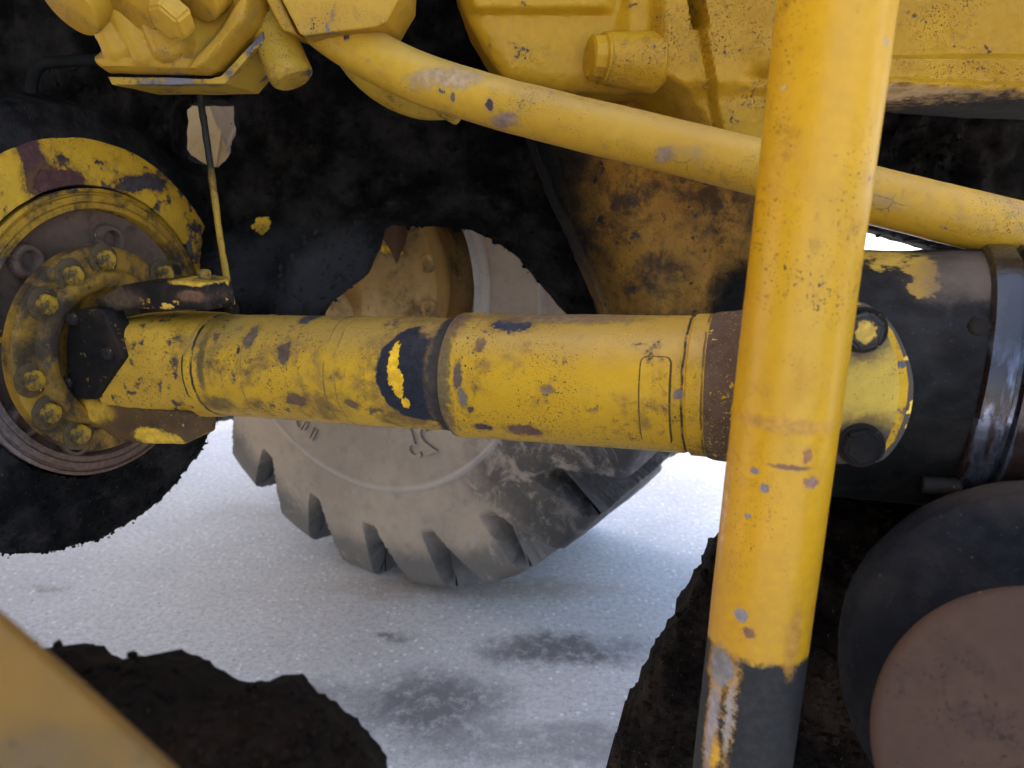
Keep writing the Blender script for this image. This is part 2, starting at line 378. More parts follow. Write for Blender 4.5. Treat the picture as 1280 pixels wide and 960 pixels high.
bl_sl = [sblob(640, 406, 26, 7, RS, (.022, .025, .035)), sblob(655, 538, 22, 8, RS, (.10, .05, .03), .01), sblob(578, 497, 5, 12, RS, GREY), sblob(604, 534, 12, 5, RS, (.05, .03, .03)), sblob(588, 512, 5, 4, RS, (.075, .04, .03)),
         sblob(560, 400, 24, 25, RS, (.11, .065, .035), .012, 60, .4), sblob(552, 470, 9, 70, RS, (.10, .07, .03), .01, 70, .5), sblob(600, 432, 6, 7, RS, (.12, .07, .03), .006), sblob(572, 470, 5, 16, RS, (.075, .05, .035)), sblob(684, 487, 8, 5, RS, (.16, .10, .05)), sblob(848, 493, 6, 6, RS, (.14, .11, .1)),
         sblob(760, 566, 120, 5, RS, (.3, .17, .06), .006, 60, .6), sblob(700, 397, 80, 4, RS, (.16, .10, .05), .006, 60, .6)]
GRV = (.035, .025, .016)
m_tube = worn('shaft_tube_paint', YEL, (.55, .31, .022), bands=[(xt0+.010, .0022, GRV), (xt0-.002, .002, GRV), (sx(404, RT), .0012, (.2, .12, .03)), (sx(418, RT), .001, (.25, .14, .03)), (sx(300, RT), .001, (.25, .14, .03)), (xs0-.001, .003, GRV)], speck=.8, dirt=.62, dirtcol=(.19, .11, .035), chips=.38, chipcol=(.06, .036, .02), chipscale=30, rough=.4, bump=.35, blobs=bl_tube, dust=.5, dustcol=(.26, .17, .07))
m_sleeve = worn('shaft_sleeve_paint', (.68, .388, .015), (.57, .315, .013), bands=[(xs1, .0016, GRV), (xs2-.002, .0012, (.12, .07, .02)), (xs0+.002, .004, (.1, .07, .03))], speck=1.0, dirt=.4, chips=.22, chipcol=(.065, .04, .025), chipscale=34, rough=.38, bump=.35, blobs=bl_sl, cracks=.0, dust=.45, dustcol=(.28, .18, .08))
m_yoke = worn('yoke_paint', (.66, .38, .04), (.52, .285, .028), speck=1.0, dirt=.45, dirtcol=(.12, .075, .03), chips=.5, chipcol=(.035, .025, .02), chipscale=60, rough=.5, bump=.5)
m_collar = worn('rusty_collar', (.105, .06, .038), (.14, .085, .05), speck=.9, speckcol=(.5, .3, .03), speckscale=240, dirt=.4, dirtcol=(.04, .025, .02), chips=.35, chipcol=(.55, .33, .03), chipscale=70, rough=.75, bump=.7)
m_black = worn('black_metal', (.008, .007, .007), (.022, .015, .010), speck=0, dirt=.5, dirtcol=(.035, .022, .013), chips=.35, chipcol=(.09, .055, .018), chipscale=70, rough=.65, bump=.7, spec=.15)
m_grease = grease('caked_grease')
m_greaseb = grease('brown_black_grease', (.014, .011, .009), (.035, .024, .016), .6, .8, 120, .35)

shaft = empty('drive_shaft', SM, 'worn yellow horizontal drive shaft with a peeled black band at its middle', 'drive shaft')
nz1 = lambda V: vnoise(V, 60, 3, 3)*.0006
tp = [(xt0-.004, .050), (xt0-.003, RT+.0015), (xt0+.004, RT+.0022), (xt0+.008, RT+.001), (xt0+.012, RT)]
for px in (300, 404, 418): tp += [(sx(px, RT)-.006, RT), (sx(px, RT)-.002, RT+.0008), (sx(px, RT)+.003, RT)]
tp += [(xb+.002, RT), (xs0+.02, RT-.001), (xs0+.022, .04)]
tp = sorted(tp[:5]) + sorted(tp[5:])
link('tube', lathe('tube', dense(tp, .006), 128, nz1), m_tube, shaft)
sp = [(xs0+.012, RT-.004), (xs0+.001, RT+.001), (xs0, RS-.002), (xs0+.002, RS+.0005), (xs0+.018, RS+.001), (xs0+.028, RS), (xs1-.003, RS), (xs1-.001, RS-.0012), (xs1+.002, RS-.0012), (xs1+.004, RS+.0018), (xs2-.002, RS+.0022), (xs2+.001, RS+.001), (xs2+.002, .05)]
link('sleeve', lathe('sleeve', dense(sp, .006), 128, nz1), m_sleeve, shaft)
xc1 = xs2+.055
cp = [(xs2, .05), (xs2, RS+.003), (xs2+.006, RS+.0045), (xs2+.03, RS+.006), (xc1, RS+.005), (xc1+.004, RS-.002), (xc1+.1, RS-.012), (xc1+.1, .02)]
link('collar', lathe('collar', dense(cp, .005), 128, lambda V: vnoise(V, 90, 4, 8)*.0016), m_collar, shaft)
# balance plate welded on the sleeve
def curved_plate(x0, x1, a0, a1, r, t, rc=.006, name='balance_plate'):
    bm = bmesh.new(); nx_, na = 8, 20; top = {}; bot = {}
    for i in range(nx_+1):
        for j in range(na+1):
            u, v = i/nx_, j/na; x = x0+(x1-x0)*u; a = a0+(a1-a0)*v
            du = min(u, 1-u)*(x1-x0); dv = min(v, 1-v)*abs(a1-a0)*r
            if du < rc and dv < rc:                     # round the corner
                ex, ev = rc-du, rc-dv; L = math.hypot(ex, ev)
                if L > rc:
                    k = rc/L; sxn = 1 if u > .5 else -1; svn = 1 if v > .5 else -1
                    x -= sxn*(ex-ex*k); a -= svn*(ev-ev*k)/r
            top[i, j] = bm.verts.new((x, -(r+t)*math.cos(a), (r+t)*math.sin(a))); bot[i, j] = bm.verts.new((x, -(r-.003)*math.cos(a), (r-.003)*math.sin(a)))
    for i in range(nx_):
        for j in range(na):
            bm.faces.new((top[i, j], top[i+1, j], top[i+1, j+1], top[i, j+1])); bm.faces.new((bot[i, j], bot[i, j+1], bot[i+1, j+1], bot[i+1, j]))
    for i in range(nx_):
        for j in (0, na): bm.faces.new((top[i, j], top[i+1, j], bot[i+1, j], bot[i, j]))
    for j in range(na):
        for i in (0, nx_): bm.faces.new((top[i, j], top[i, j+1], bot[i, j+1], bot[i, j]))
    return bmesh_mesh(name, bm)
pa, pb = cyl_hit(803, 447, SM, RS), cyl_hit(838, 553, SM, RS)
ang = lambda p: math.atan2(p.z, -p.y)
link('balance_plate', curved_plate(cyl_hit(800, 495, SM, RS).x, cyl_hit(836, 495, SM, RS).x, ang(pb), ang(pa), RS, .0028), m_sleeve, shaft)
m_outline = worn('grime_shadow_outline', (.07, .045, .02), (.14, .085, .02), speck=.5, dirt=.5, chips=.3, chipcol=(.5, .3, .03), chipscale=90, rough=.7)
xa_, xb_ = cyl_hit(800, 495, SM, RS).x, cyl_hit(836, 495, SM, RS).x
link('plate_outline', curved_plate(xa_-.0016, xb_+.0016, ang(pb)-.024, ang(pa)+.024, RS, .0009, .007, 'plate_outline'), m_outline, shaft)  # thin dark layer painting grime and weld shadow around the plate
# tube yoke: round at the tube, turning into a flat-cheeked fork
def loft(name, secs, n=64):
    V = []; Fc = []
    for x, hy, hz, e in secs:
        for k in range(n):
            a = 2*math.pi*k/n; c, s_ = math.cos(a), math.sin(a)
            V.append((x, hy*math.copysign(abs(c)**(2/e), c), hz*math.copysign(abs(s_)**(2/e), s_)))
    for i in range(len(secs)-1):
        for k in range(n): Fc.append((i*n+k, i*n+(k+1) % n, (i+1)*n+(k+1) % n, (i+1)*n+k))
    Fc.append(tuple(range(n))[::-1]); Fc.append(tuple(range((len(secs)-1)*n, len(secs)*n)))
    bm = bmesh.new(); me = mesh(name, V, Fc); bm.from_mesh(me); bpy.data.meshes.remove(me); return bmesh_mesh(name, bm)
xy0 = sx(118, RT)
secs = [(xy0+(xt0+.006-xy0)*t, .062+.002*(1-t), .064-.004*(1-t)**2-.006*max(0, .35-t), 2+2.6*(1-t)**.8) for t in np.linspace(0, 1, 26)]
link('yoke', subdiv_noise(loft('yoke', secs), 0, .0008, 80, 2), m_yoke, shaft, angle=60)
# bearing cap plate in the fork, a hexagonal dark strap
nf = -(SM.to_3x3() @ Vector((0, 1, 0))); of = SM @ Vector((0, -.0655, 0))
def onp(pts, o, n, Mi): return [Mi @ plane_hit(px, py, o, n) for px, py in pts]
cap_px = [(86, 394), (100, 386), (128, 388), (154, 447), (118, 500), (92, 498), (84, 470), (82, 430)]
link('bearing_cap', prism('bearing_cap', onp(cap_px, of + nf*.006, nf, SMi), Vector((0, .03, 0)), .003), m_black, shaft)
m_dirtybolt = worn('dirty_bolt', (.025, .019, .015), (.016, .013, .012), speck=0, dirt=.3, dirtcol=(.02, .018, .016), chips=.3, chipcol=(.4, .24, .03), chipscale=110, rough=.6, bump=.5)
hb = hexbolt('cap_bolt', .0085, .007)
Mfront = Matrix.Rotation(R(-90), 4, 'Z')            # +x turned to local -y
capb = None
for px, py in ((93, 398), (137, 441), (86, 478)):
    p = SMi @ plane_hit(px, py, of + nf*.0055, nf); M = Matrix.Translation(p) @ Mfront
    capb = link('cap_bolt', hb, m_dirtybolt, shaft, M) if capb is None else copy(capb, shaft, M)

# ------------------------------------------------------------ brake drum housing and coupling flange at the left end
d_sh = (B - A).normalized(); d_ax = Vector((d_sh.x, d_sh.y, -.01)).normalized()
FC = U(137, 437, 1.012); FM = frame(FC, d_ax); FMi = FM.inverted()
flange = empty('coupling_flange', FM, 'yellow round bolted coupling flange with two thick arms holding the shaft joint', 'flange')
def fpx(px, py, x=0.): return FMi @ plane_hit(px, py, FM @ Vector((x, 0, 0)), d_ax)
m_flange = worn('flange_paint', (.36, .19, .02), (.22, .115, .018), speck=1.0, dirt=1.0, dirtcol=(.045, .03, .016), dirtscale=16, chips=.3, chipcol=(.03, .025, .02), rough=.5, bump=.5)
m_fl_bolt = worn('bolt_paint', (.45, .26, .02), (.34, .19, .02), speck=.9, dirt=.9, dirtcol=(.07, .05, .025), dirtscale=60, chips=.35, chipcol=(.04, .03, .02), chipscale=90, rough=.5, bump=.4)
RF = .133
m_wash = worn('grimy_washer', (.07, .05, .028), (.12, .075, .025), speck=.5, dirt=.5, dirtcol=(.02, .016, .012), chips=.3, chipcol=(.3, .18, .02), chipscale=80, rough=.65)
fp = [(-.022, .02), (-.022, RF-.003), (-.019, RF), (-.004, RF), (-.001, RF-.003), (0, RF-.006), (0, .106), (.004, .103), (.010, .101), (.012, .098), (.012, .086), (.008, .081), (-.006, .074), (-.012, .06), (-.012, 0)]
link('flange_plate', lathe('flange_plate', dense(fp, .006), 120, lambda V: vnoise(V, 70, 3, 4)*.0005), m_flange, flange)
hbm = hexbolt('bolt', .0132, .013)
wash = lathe('washer', [(0, .006), (0, .021), (.0022, .021), (.003, .0195), (.003, .006)], 40)
b0 = None
for i, (px, py) in enumerate(((136, 325), (95, 345), (62, 381), (46, 476), (67, 517), (104, 543), (209, 343))):
    p = fpx(px, py); q = FMi @ plane_hit(px, py, FM @ Vector((.01, 0, 0)), d_ax)
    rr = math.hypot(q.y, q.z)
    M = Matrix.Translation((-.0005, q.y, q.z)) @ Matrix.Rotation(R(random.uniform(0, 60)), 4, 'X')
    if b0 is None:
        b0 = link('bolt', hbm, m_fl_bolt, flange, M, angle=30); w0 = link('washer', wash, m_wash, b0)
    else:
        b = copy(b0, flange, M); copy(w0, b)
# the two arms: outline in the plane of the shaft, extruded across
nfl = (Vector((0, 0, 1)).cross(d_ax)).normalized()*-1
def apx(px, py): return FMi @ plane_hit(px, py, FM @ Vector((0, -.05, 0)), nfl)
def arm(name, pts, yf, depth, mat, bev=.006):
    o = FM @ Vector((0, yf, 0)); me = prism(name, onp(pts, o, nfl, FMi), Vector((0, depth, 0)), bev, 3)
    return link(name, subdiv_noise(me, 3, .0012, 60, 5), mat, flange, angle=50)
m_arm_black = worn('blackened_arm', (.014, .012, .011), (.009, .008, .008), spec=.15, speck=0, dirt=.5, dirtcol=(.045, .03, .02), chips=.55, chipcol=(.34, .2, .03), chipscale=28, rough=.5, bump=.6,
                   blobs=[(apx(240, 370), (.020, .2, .007), (.11, .055, .03), .006, 60, .3), (apx(235, 353), (.028, .2, .004), (.42, .24, .03), .004, 90, .2, .5, -1), (apx(150, 372), (.03, .2, .012), (.06, .038, .022), .01, 60, .5)])
m_arm_brown = worn('browned_arm', (.13, .07, .022), (.075, .04, .018), spec=.2, speck=.6, speckcol=(.4, .24, .03), dirt=.4, dirtcol=(.04, .028, .018), chips=.2, chipcol=(.45, .27, .03), chipscale=40, rough=.6, bump=.6,
                   blobs=[(apx(195, 545), (.030, .2, .012), (.50, .29, .025), .008, 70, .15, .5, -1), (apx(222, 550), (.014, .2, .009), (.46, .27, .025), .008, 70, .15, .5, -1), (apx(120, 512), (.035, .2, .015), (.34, .19, .02), .012, 70, .3, .5, -1)])
arm('upper_arm', [(112, 400), (122, 372), (150, 356), (205, 350), (259, 355), (262, 389), (160, 387), (130, 392)], -.05, .045, m_arm_black)
arm('lower_arm', [(75, 488), (100, 492), (140, 505), (180, 512), (232, 517), (232, 556), (175, 556), (140, 548), (100, 520)], -.055, .055, m_arm_brown)
# small lug plate and nut over the upper arm
link('arm_shim', prism('arm_shim', [FMi @ plane_hit(px, py, FM @ Vector((0, -.04, 0)), nfl) for px, py in ((240, 348), (262, 352), (262, 356), (240, 353))], Vector((0, .035, 0)), .0008), m_fl_bolt, flange)
nb = hexbolt('arm_nut', .008, .012)
p = FMi @ plane_hit(256, 350, FM @ Vector((0, -.03, 0)), nfl)
link('arm_nut', nb, m_fl_bolt, flange, Matrix.Translation(p) @ Matrix.Rotation(R(-90), 4, 'Y'))

HC = U(116, 416, 1.085); HM = frame(HC, d_ax) @ Matrix.Diagonal((1, 1.05, 1.05, 1)); HMi = HM.inverted()
def hpx(px, py, x=0.): return HMi @ plane_hit(px, py, HM @ Vector((x, 0, 0)), d_ax)
drum = empty('brake_drum', HM, 'big round brake drum housing caked in black grease with yellow paint flaking from its rim', 'brake drum')
h1 = hpx(60, 215, .03); h2 = hpx(185, 232, .02); h3 = hpx(245, 300, .02); h4 = hpx(120, 230, .02)
m_casing = worn('casing_paint', (.60, .35, .025), (.50, .27, .02), speck=1.0, speckcol=(.035, .022, .018), dirt=.35, dirtcol=(.14, .075, .02), chips=.66, chipcol=(.04, .028, .026), chipscale=26, rough=.48, bump=.6,
                blobs=[(hpx(52, 205, .03), (.3, .016, .040), (.055, .024, .022), .012, 50), (hpx(85, 230, .03), (.3, .035, .018), (.06, .026, .022), .014, 50), (hpx(190, 228, .03), (.3, .045, .011), (.035, .028, .03), .018, 55)])
m_ring = worn('drum_ring_paint', (.46, .25, .02), (.34, .18, .018), blobs=[((0, .0, -.15), (.3, .6, .115), (.095, .058, .042), .05, 18, .12, .75, -1), ((0, -.2, -.03), (.3, .08, .2), (.12, .09, .075), .04, 20, .25, .75, 0)], speck=.9, dirt=.75, dirtcol=(.05, .036, .02), dirtscale=18, chips=.5, chipcol=(.02, .016, .015), chipscale=30, rough=.5, bump=.6)
m_disc = worn('rusty_disc', (.12, .075, .052), (.155, .10, .07), speck=.5, speckcol=(.03, .02, .015), dirt=.5, dirtcol=(.05, .033, .025), chips=.2, chipcol=(.42, .25, .03), chipscale=26, rough=.75, bump=.8)
# caked body
def cake(V):
    a = np.arctan2(V[:, 2], V[:, 1])
    top = smooth(.2, .8, np.sin(a)); return vnoise(V, 26, 5, 11, .6)*.007*(1-.75*top) + vnoise(V, 130, 3, 4, .6)*.005*(1-.8*top)
kp = [(-.28, .12), (-.26, .2), (-.2, .275), (-.12, .298), (-.05, .302), (-.005, .288), (.012, .255), (.014, .222), (.012, .19), (-.02, .187), (-.02, .05)]
m_crust = grease('grit_crust', (.005, .0047, .0047), (.028, .025, .024), .85, 1.0, 170, .7, spec=.08)
body = link('casing', lathe('casing', dense(kp, .005), 420, cake, cap=True), m_crust, drum)
tag(link('dirt_crumbs', crumbs(body.data, 6000, .0008, .0028, lambda P, N: (P[:, 0] > -.14) & (np.hypot(P[:, 1], P[:, 2]) > .19) & (P[:, 2] < .1), 3), m_crust, drum, smooth_=False), kind='stuff')
rim = link('rim_band', lathe('rim_band', dense([(-.03, .24), (-.005, .262), (.012, .25), (.019, .224), (.018, .192), (.0, .189), (-.02, .19)], .006), 200, lambda V: vnoise(V, 30, 4, 2)*.0015, cap=False), m_casing, drum)
# the flaking yellow rim is on the upper half only: cut away what the grease hides
bm = bmesh.new(); bm.from_mesh(rim.data)
kill = []
for f in bm.faces:
    c = f.calc_center_median(); a = math.degrees(math.atan2(c.z, -c.y)); 
    rr = math.hypot(c.y, c.z)
    k = vnoise(np.array([[c.x, c.y, c.z]]), 40, 4, 6)[0]
    if not (a > -2 + 14*k and a < 178+10*k) or rr > .262-.012+.02*k-.02*smooth(60, 10, np.array(a))+.01: kill.append(f)
bmesh.ops.delete(bm, geom=kill, context='FACES'); bm.to_mesh(rim.data); bm.free()
sol = rim.modifiers.new('thickness', 'SOLIDIFY'); sol.thickness = .003; sol.offset = -1
link('ring', lathe('ring', dense([(.0, .186), (.020, .188), (.022, .184), (.018, .182), (.018, .180), (.0225, .179), (.0225, .172), (.020, .1705), (.0225, .169), (.0225, .163), (.018, .161), (-.012, .158), (-.012, .05)], .005), 180, lambda V: vnoise(V, 50, 3, 2)*.0006, cap=False), m_ring, drum)
link('disc', lathe('disc', dense([(-.012, .176), (.006, .183), (.012, .178), (.012, .165), (.004, .150), (.0, .03)], .006), 160, lambda V: vnoise(V, 60, 4, 9)*.001, cap=False), m_disc, drum)
sock = lathe('socket_bolt', [(0, .0), (0, .021), (.004, .0215), (.016, .019), (.018, .017), (.017, .013), (.006, .011), (.006, 0)], 40)
s0 = None
for px, py in ((33, 326), (136, 300), (28, 527), (92, 552), (-30, 400)):
    q = hpx(px, py, .012); M = Matrix.Translation((.003, q.y, q.z))
    s0 = link('socket_bolt', sock, m_disc, drum, M) if s0 is None else copy(s0, drum, M)
# lump of grease on the crown
link('grease_crust', relief('grease_crust', [HMi and (x, y) for x, y in ((-60, 215), (0, 196), (60, 178), (130, 176), (200, 190), (255, 230), (285, 290), (300, 380), (320, 300), (290, 215), (230, 175), (120, 158), (40, 160), (-60, 180))], U(100, 180, 1.16), -FW.lerp(Vector((0, 1, 0)), .5), .006, rnd=.02, bulge=.02, thick=.12, amp=.012, nscale=40, jag=.006, seed=3), m_grease, drum, HMi) if False else None

# ------------------------------------------------------------ right hand joint: bearing cap, transmission neck and wet drum
CP = SM @ Vector((xc1+.08, -.075, 0)); nC = (nf + Vector((.12, 0, .02))).normalized()
CM = frame(CP, d_sh); CMi = CM.inverted()
capt = empty('end_yoke', CM, 'flat yellow rounded end cap of the shaft joint with two black bolts', 'yoke')
def soft(pts):
    P = [Vector((x, y, 0)) for x, y in pts]; q = catmull(P[1:-1], 5); return [pts[0]] + [(v.x, v.y) for v in q] + [pts[-1]]
def cpx(pts, off=0): return [CMi @ plane_hit(px, py, CP + nC*off, nC) for px, py in pts]
m_cap = worn('cap_paint', (.62, .42, .055), (.54, .36, .045), speck=.7, dirt=.22, chips=.12, chipcol=(.04, .035, .03), rough=.4, bump=.35,
             blobs=[(cpx([(1078, 556)])[0], (.032, .1, .022), (.05, .035, .025), .008, 60, .3), (cpx([(1078, 411)])[0], (.022, .1, .022), (.05, .04, .03), .004, 60, .3)])
m_cap_edge = worn('cap_edge', (.10, .075, .05), (.07, .06, .06), speck=.4, dirt=.3, chips=.5, chipcol=(.5, .3, .04), chipscale=55, rough=.55, bump=.6)
bc = CMi.to_3x3() @ (-nC)
link('cap_body', prism('cap_body', cpx(soft([(940, 388), (1070, 386), (1085, 387), (1108, 398), (1130, 434), (1142, 480), (1134, 532), (1110, 570), (1088, 580), (1070, 580), (940, 580)])), bc*.05, .005), m_cap_edge, capt)
link('cap_face', prism('cap_face', cpx(soft([(945, 392), (1066, 389), (1082, 391), (1100, 402), (1118, 440), (1124, 478), (1119, 525), (1101, 564), (1083, 575), (1066, 576), (945, 576)]), .003), bc*.02, .002), m_cap, capt)
link('cap_rim', prism('cap_rim', cpx([(1104, 399), (1116, 414), (1126, 436), (1133, 458), (1136, 479), (1134, 504), (1129, 526), (1118, 552), (1106, 565), (1098, 564), (1114, 526), (1119, 478), (1114, 440), (1098, 404)], .0015), bc*.02, .001), worn('cap_rim_paint', YEL, YEL2, speck=.9, dirt=.5, chips=.6, chipcol=(.05, .045, .05), chipscale=60, rough=.5, bump=.5), capt)
hb2 = hexbolt('cap_screw', .0165, .014); wm = lathe('cap_washer', [(0, .004), (0, .0185), (.003, .0185), (.003, .004)], 40)
Mx = nC.to_track_quat('X', 'Z').to_matrix().to_4x4(); Mx = CMi.to_3x3().to_4x4() @ Mx
m_blackbolt = worn('black_bolt', (.02, .018, .018), (.03, .026, .024), speck=0, dirt=.3, dirtcol=(.01, .01, .01), chips=.0, rough=.4, bump=.5, blobs=[((.014, 0, 0), (.01, .008, .009), (.4, .25, .04), .006, 150, .1, .5, -2)])
m_blackbolt2 = grease('greasy_bolt', (.012, .011, .011), (.028, .024, .022), .45, .5, 150, .1)
for px, py, mt in ((1078, 412, m_blackbolt), (1076, 556, m_blackbolt2)):
    p = cpx([(px, py)], .003)[0]; hbb = hb2.copy(); hbb.materials.clear()
    bb = link('cap_screw', hbb, mt, capt, Matrix.Translation(p) @ Mx @ Matrix.Rotation(R(20), 4, 'X'), angle=30)
    wmm = wm.copy(); link('cap_washer', wmm, m_black, bb)

TC = SM @ Vector((xc1+.20, .078, -.003)); TM = frame(TC, d_sh); TMi = TM.inverted()
trans = empty('transmission_output', TM, 'black oily transmission output housing behind the yellow end cap, with a wet shiny ring', 'transmission')
tb = lambda px, py, y=-.1: TMi @ plane_hit(px, py, TM @ Vector((0, y, 0)), nf)
m_neck = grease('oily_casting', (.005, .0045, .004), (.018, .016, .014), .6, .5, 60, .25, spec=.14, patch=[(tb(1160, 345), (.015, .08, .02), (.30, .175, .02), .022, 70, .1), (tb(1105, 330), (.05, .1, .008), (.32, .2, .03), .02, 60, .25), (tb(1240, 350), (.05, .1, .02), (.08, .06, .045), .02, 40, .6)])
np_ = [(-.2, .03), (-.195, .11), (-.185, .118), (-.15, .123), (-.06, .123), (.01, .120), (.06, .118), (.3, .117), (.5, .117), (.5, .02)]
link('neck', lathe('neck', dense(np_, .006), 120, lambda V: vnoise(V, 22, 4, 21)*.004), m_neck, trans)
s = NB('wet_steel'); k = s.noise(30, 5, .6)
sxr = s.vm('MULTIPLY', s.co, (40, 9, 9))
st = s.noise(1, 5, .6, vec=sxr)
gz = s.blob((.1, 0, .13), (.5, .3, .09), .03, 20, .2); wcol = s.mix(s.ramp(st, .44, .54), (.018, .009, .008), (.13, .14, .175)); s.put(s.b.inputs['Base Color'], s.mix(gz, wcol, (.012, .010, .010))); s.put(s.b.inputs['Metallic'], s.mixf(gz, s.ramp(st, .4, .55, .2, .9), 0.)); s.put(s.b.inputs['Roughness'], s.ramp(k, .35, .65, .16, .36))
bp = s.n('ShaderNodeBump'); bp.inputs['Strength'].default_value = .4; bp.inputs['Distance'].default_value = .002; s.put(bp.inputs['Height'], s.noise(60, 4)); s.put(s.b.inputs['Normal'], bp.outputs[0]); m_wet = s.m
xw = (TMi @ plane_hit(1234, 490, TM @ Vector((0, -.16, 0)), nf)).x
link('wet_ring', lathe('wet_ring', [(xw, .10), (xw, .124), (xw+.003, .128), (xw+.018, .130), (xw+.022, .130), (xw+.024, .124), (xw+.027, .124), (xw+.029, .131), (xw+.09, .134), (xw+.1, .13), (xw+.1, .05)], 160), m_wet, trans, Matrix.Translation((xw, 0, 0)) @ Matrix.Rotation(R(7), 4, 'Y') @ Matrix.Translation((-xw, 0, 0)))
tbm = hexbolt('housing_bolt', .0085, .010)
for px, py in ((1222, 406),):
    p = tb(px, py, -.125); link('housing_bolt', tbm, m_black, trans, Matrix.Translation(p) @ Mfront)
for px, py in ((1186, 608),):
    p = tb(px, py, -.11); link('drain_plug', lathe('drain_plug', [(-.02, .008), (.008, .008), (.010, .006), (.010, 0)], 30), m_black, trans, Matrix.Translation(p))

# ------------------------------------------------------------ frame: the grease-caked web with its arch, the worn gusset, the added shade boxes above
loader = empty('chassis', Matrix.Translation((0, 1.2, 0)), 'black grease-caked machine frame with an arched opening behind the drive shaft', 'machine frame')
LI = loader.matrix_world.inverted()
nW = Vector((.05, -1, .06)).normalized(); oW = U(600, 300, 1.30)
web = [(-500, -260), (230, -260), (470, -260), (1700, -260), (1700, 470), (1240, 450), (1222, 340), (1215, 322), (1180, 314), (1130, 300), (1080, 286), (1010, 280), (980, 440), (760, 440), (722, 408), (690, 372), (650, 326), (622, 303), (590, 288), (560, 286), (500, 281), (478, 282), (470, 310), (455, 345), (432, 362), (410, 380), (398, 400), (395, 440), (250, 470), (-500, 480)]
# window cut: route the outline in and out along a slit from the top
win = [(248, -260), (262, 126), (218, 126), (217, 188), (234, 198), (252, 206), (275, 210), (287, 194), (293, 168), (290, 150), (293, 126), (263, 125.5), (250, -260)]
web = web[:2] + [(247.5, -260)] + win[1:-1] + [(250, -260)] + web[2:]
def webh(px, py):
    arch = np.hypot((px-560)/190, (py-470)/200)
    h = .05*np.exp(-((arch-1.12)/.12)**2)*(py < 470) - .05*smooth(1.4, 2.0, arch)*(px < 700)
    h += .05*smooth(420, 260, px)*smooth(230, 330, py)
    return h
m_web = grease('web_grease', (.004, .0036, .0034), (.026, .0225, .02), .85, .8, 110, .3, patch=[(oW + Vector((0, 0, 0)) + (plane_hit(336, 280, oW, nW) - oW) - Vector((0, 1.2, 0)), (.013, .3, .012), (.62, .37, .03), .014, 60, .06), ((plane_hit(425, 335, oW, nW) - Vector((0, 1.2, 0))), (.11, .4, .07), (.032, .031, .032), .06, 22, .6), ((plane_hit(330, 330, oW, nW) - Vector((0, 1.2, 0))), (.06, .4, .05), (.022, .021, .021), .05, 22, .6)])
def world_link(name, me, mat, par, **k):
    me.transform(par.matrix_world.inverted()); return link(name, me, mat, par, **k)
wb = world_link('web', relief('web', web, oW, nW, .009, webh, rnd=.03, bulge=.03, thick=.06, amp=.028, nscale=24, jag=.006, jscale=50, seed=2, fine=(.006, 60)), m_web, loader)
tag(link('dirt_crumbs', crumbs(wb.data, 9000, .001, .007, lambda P, N: (N[:, 1] < .3) & (np.abs(P[:, 0]) < .75), 7), m_web, loader, smooth_=False), kind='stuff')
nG = Vector((.12, -1, .05)).normalized(); oG = U(800, 300, 1.14)
gus = [(640, 95), (668, 180), (690, 240), (722, 310), (752, 380), (770, 440), (1000, 440), (1000, 95)]
gp = lambda px, py: plane_hit(px, py, oG, nG) - Vector((0, 1.2, 0))
m_gus = worn('gusset_worn_paint', (.50, .235, .022), (.31, .15, .026), speck=1.0, speckcol=(.03, .02, .013), speckscale=210, dirt=.8, dirtcol=(.075, .042, .02), dirtscale=16, chips=.35, chipcol=(.03, .022, .018), chipscale=36, rough=.8, bump=1.0, bumpscale=110, spec=.25,
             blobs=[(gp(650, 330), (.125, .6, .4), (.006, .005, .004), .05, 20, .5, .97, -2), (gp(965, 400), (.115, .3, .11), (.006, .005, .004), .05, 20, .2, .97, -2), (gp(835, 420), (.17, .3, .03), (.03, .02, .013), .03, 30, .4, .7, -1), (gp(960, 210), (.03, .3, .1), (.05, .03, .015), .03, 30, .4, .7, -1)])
world_link('gusset', relief('gusset', gus, oG, nG, .006, lambda px, py: -.17*smooth(800, 655, px-(py-300)*.25), rnd=.03, bulge=.015, thick=.06, amp=.008, nscale=22, jag=.004, seed=8, fine=(.002, 120)), m_gus, loader)
# unseen belly and body boxes, added and sized to shade the running gear
bm = bmesh.new()
for x0, x1, y0, y1, z0, z1 in ((-1.3, 1.25, .90, 1.42, 1.42, 1.9), (-5.2, -1.15, -2.4, 3.5, 1.25, 3.3), (1.3, 4.2, .7, 1.6, 1.35, 2.0)):
    r_ = bmesh.ops.create_cube(bm, size=1)
    for v in r_['verts']: v.co = Vector(((x0+x1)/2+v.co.x*(x1-x0), (y0+y1)/2+v.co.y*(y1-y0), (z0+z1)/2+v.co.z*(z1-z0)))
bmesh.ops.bevel(bm, geom=list(bm.edges), offset=.05, segments=2, affect='EDGES')
m_shade_box = worn('shade_box_paint', (.5, .29, .02), (.42, .24, .02), chips=.2, rough=.45)
world_link('body', bmesh_mesh('body', bm), m_shade_box, loader)

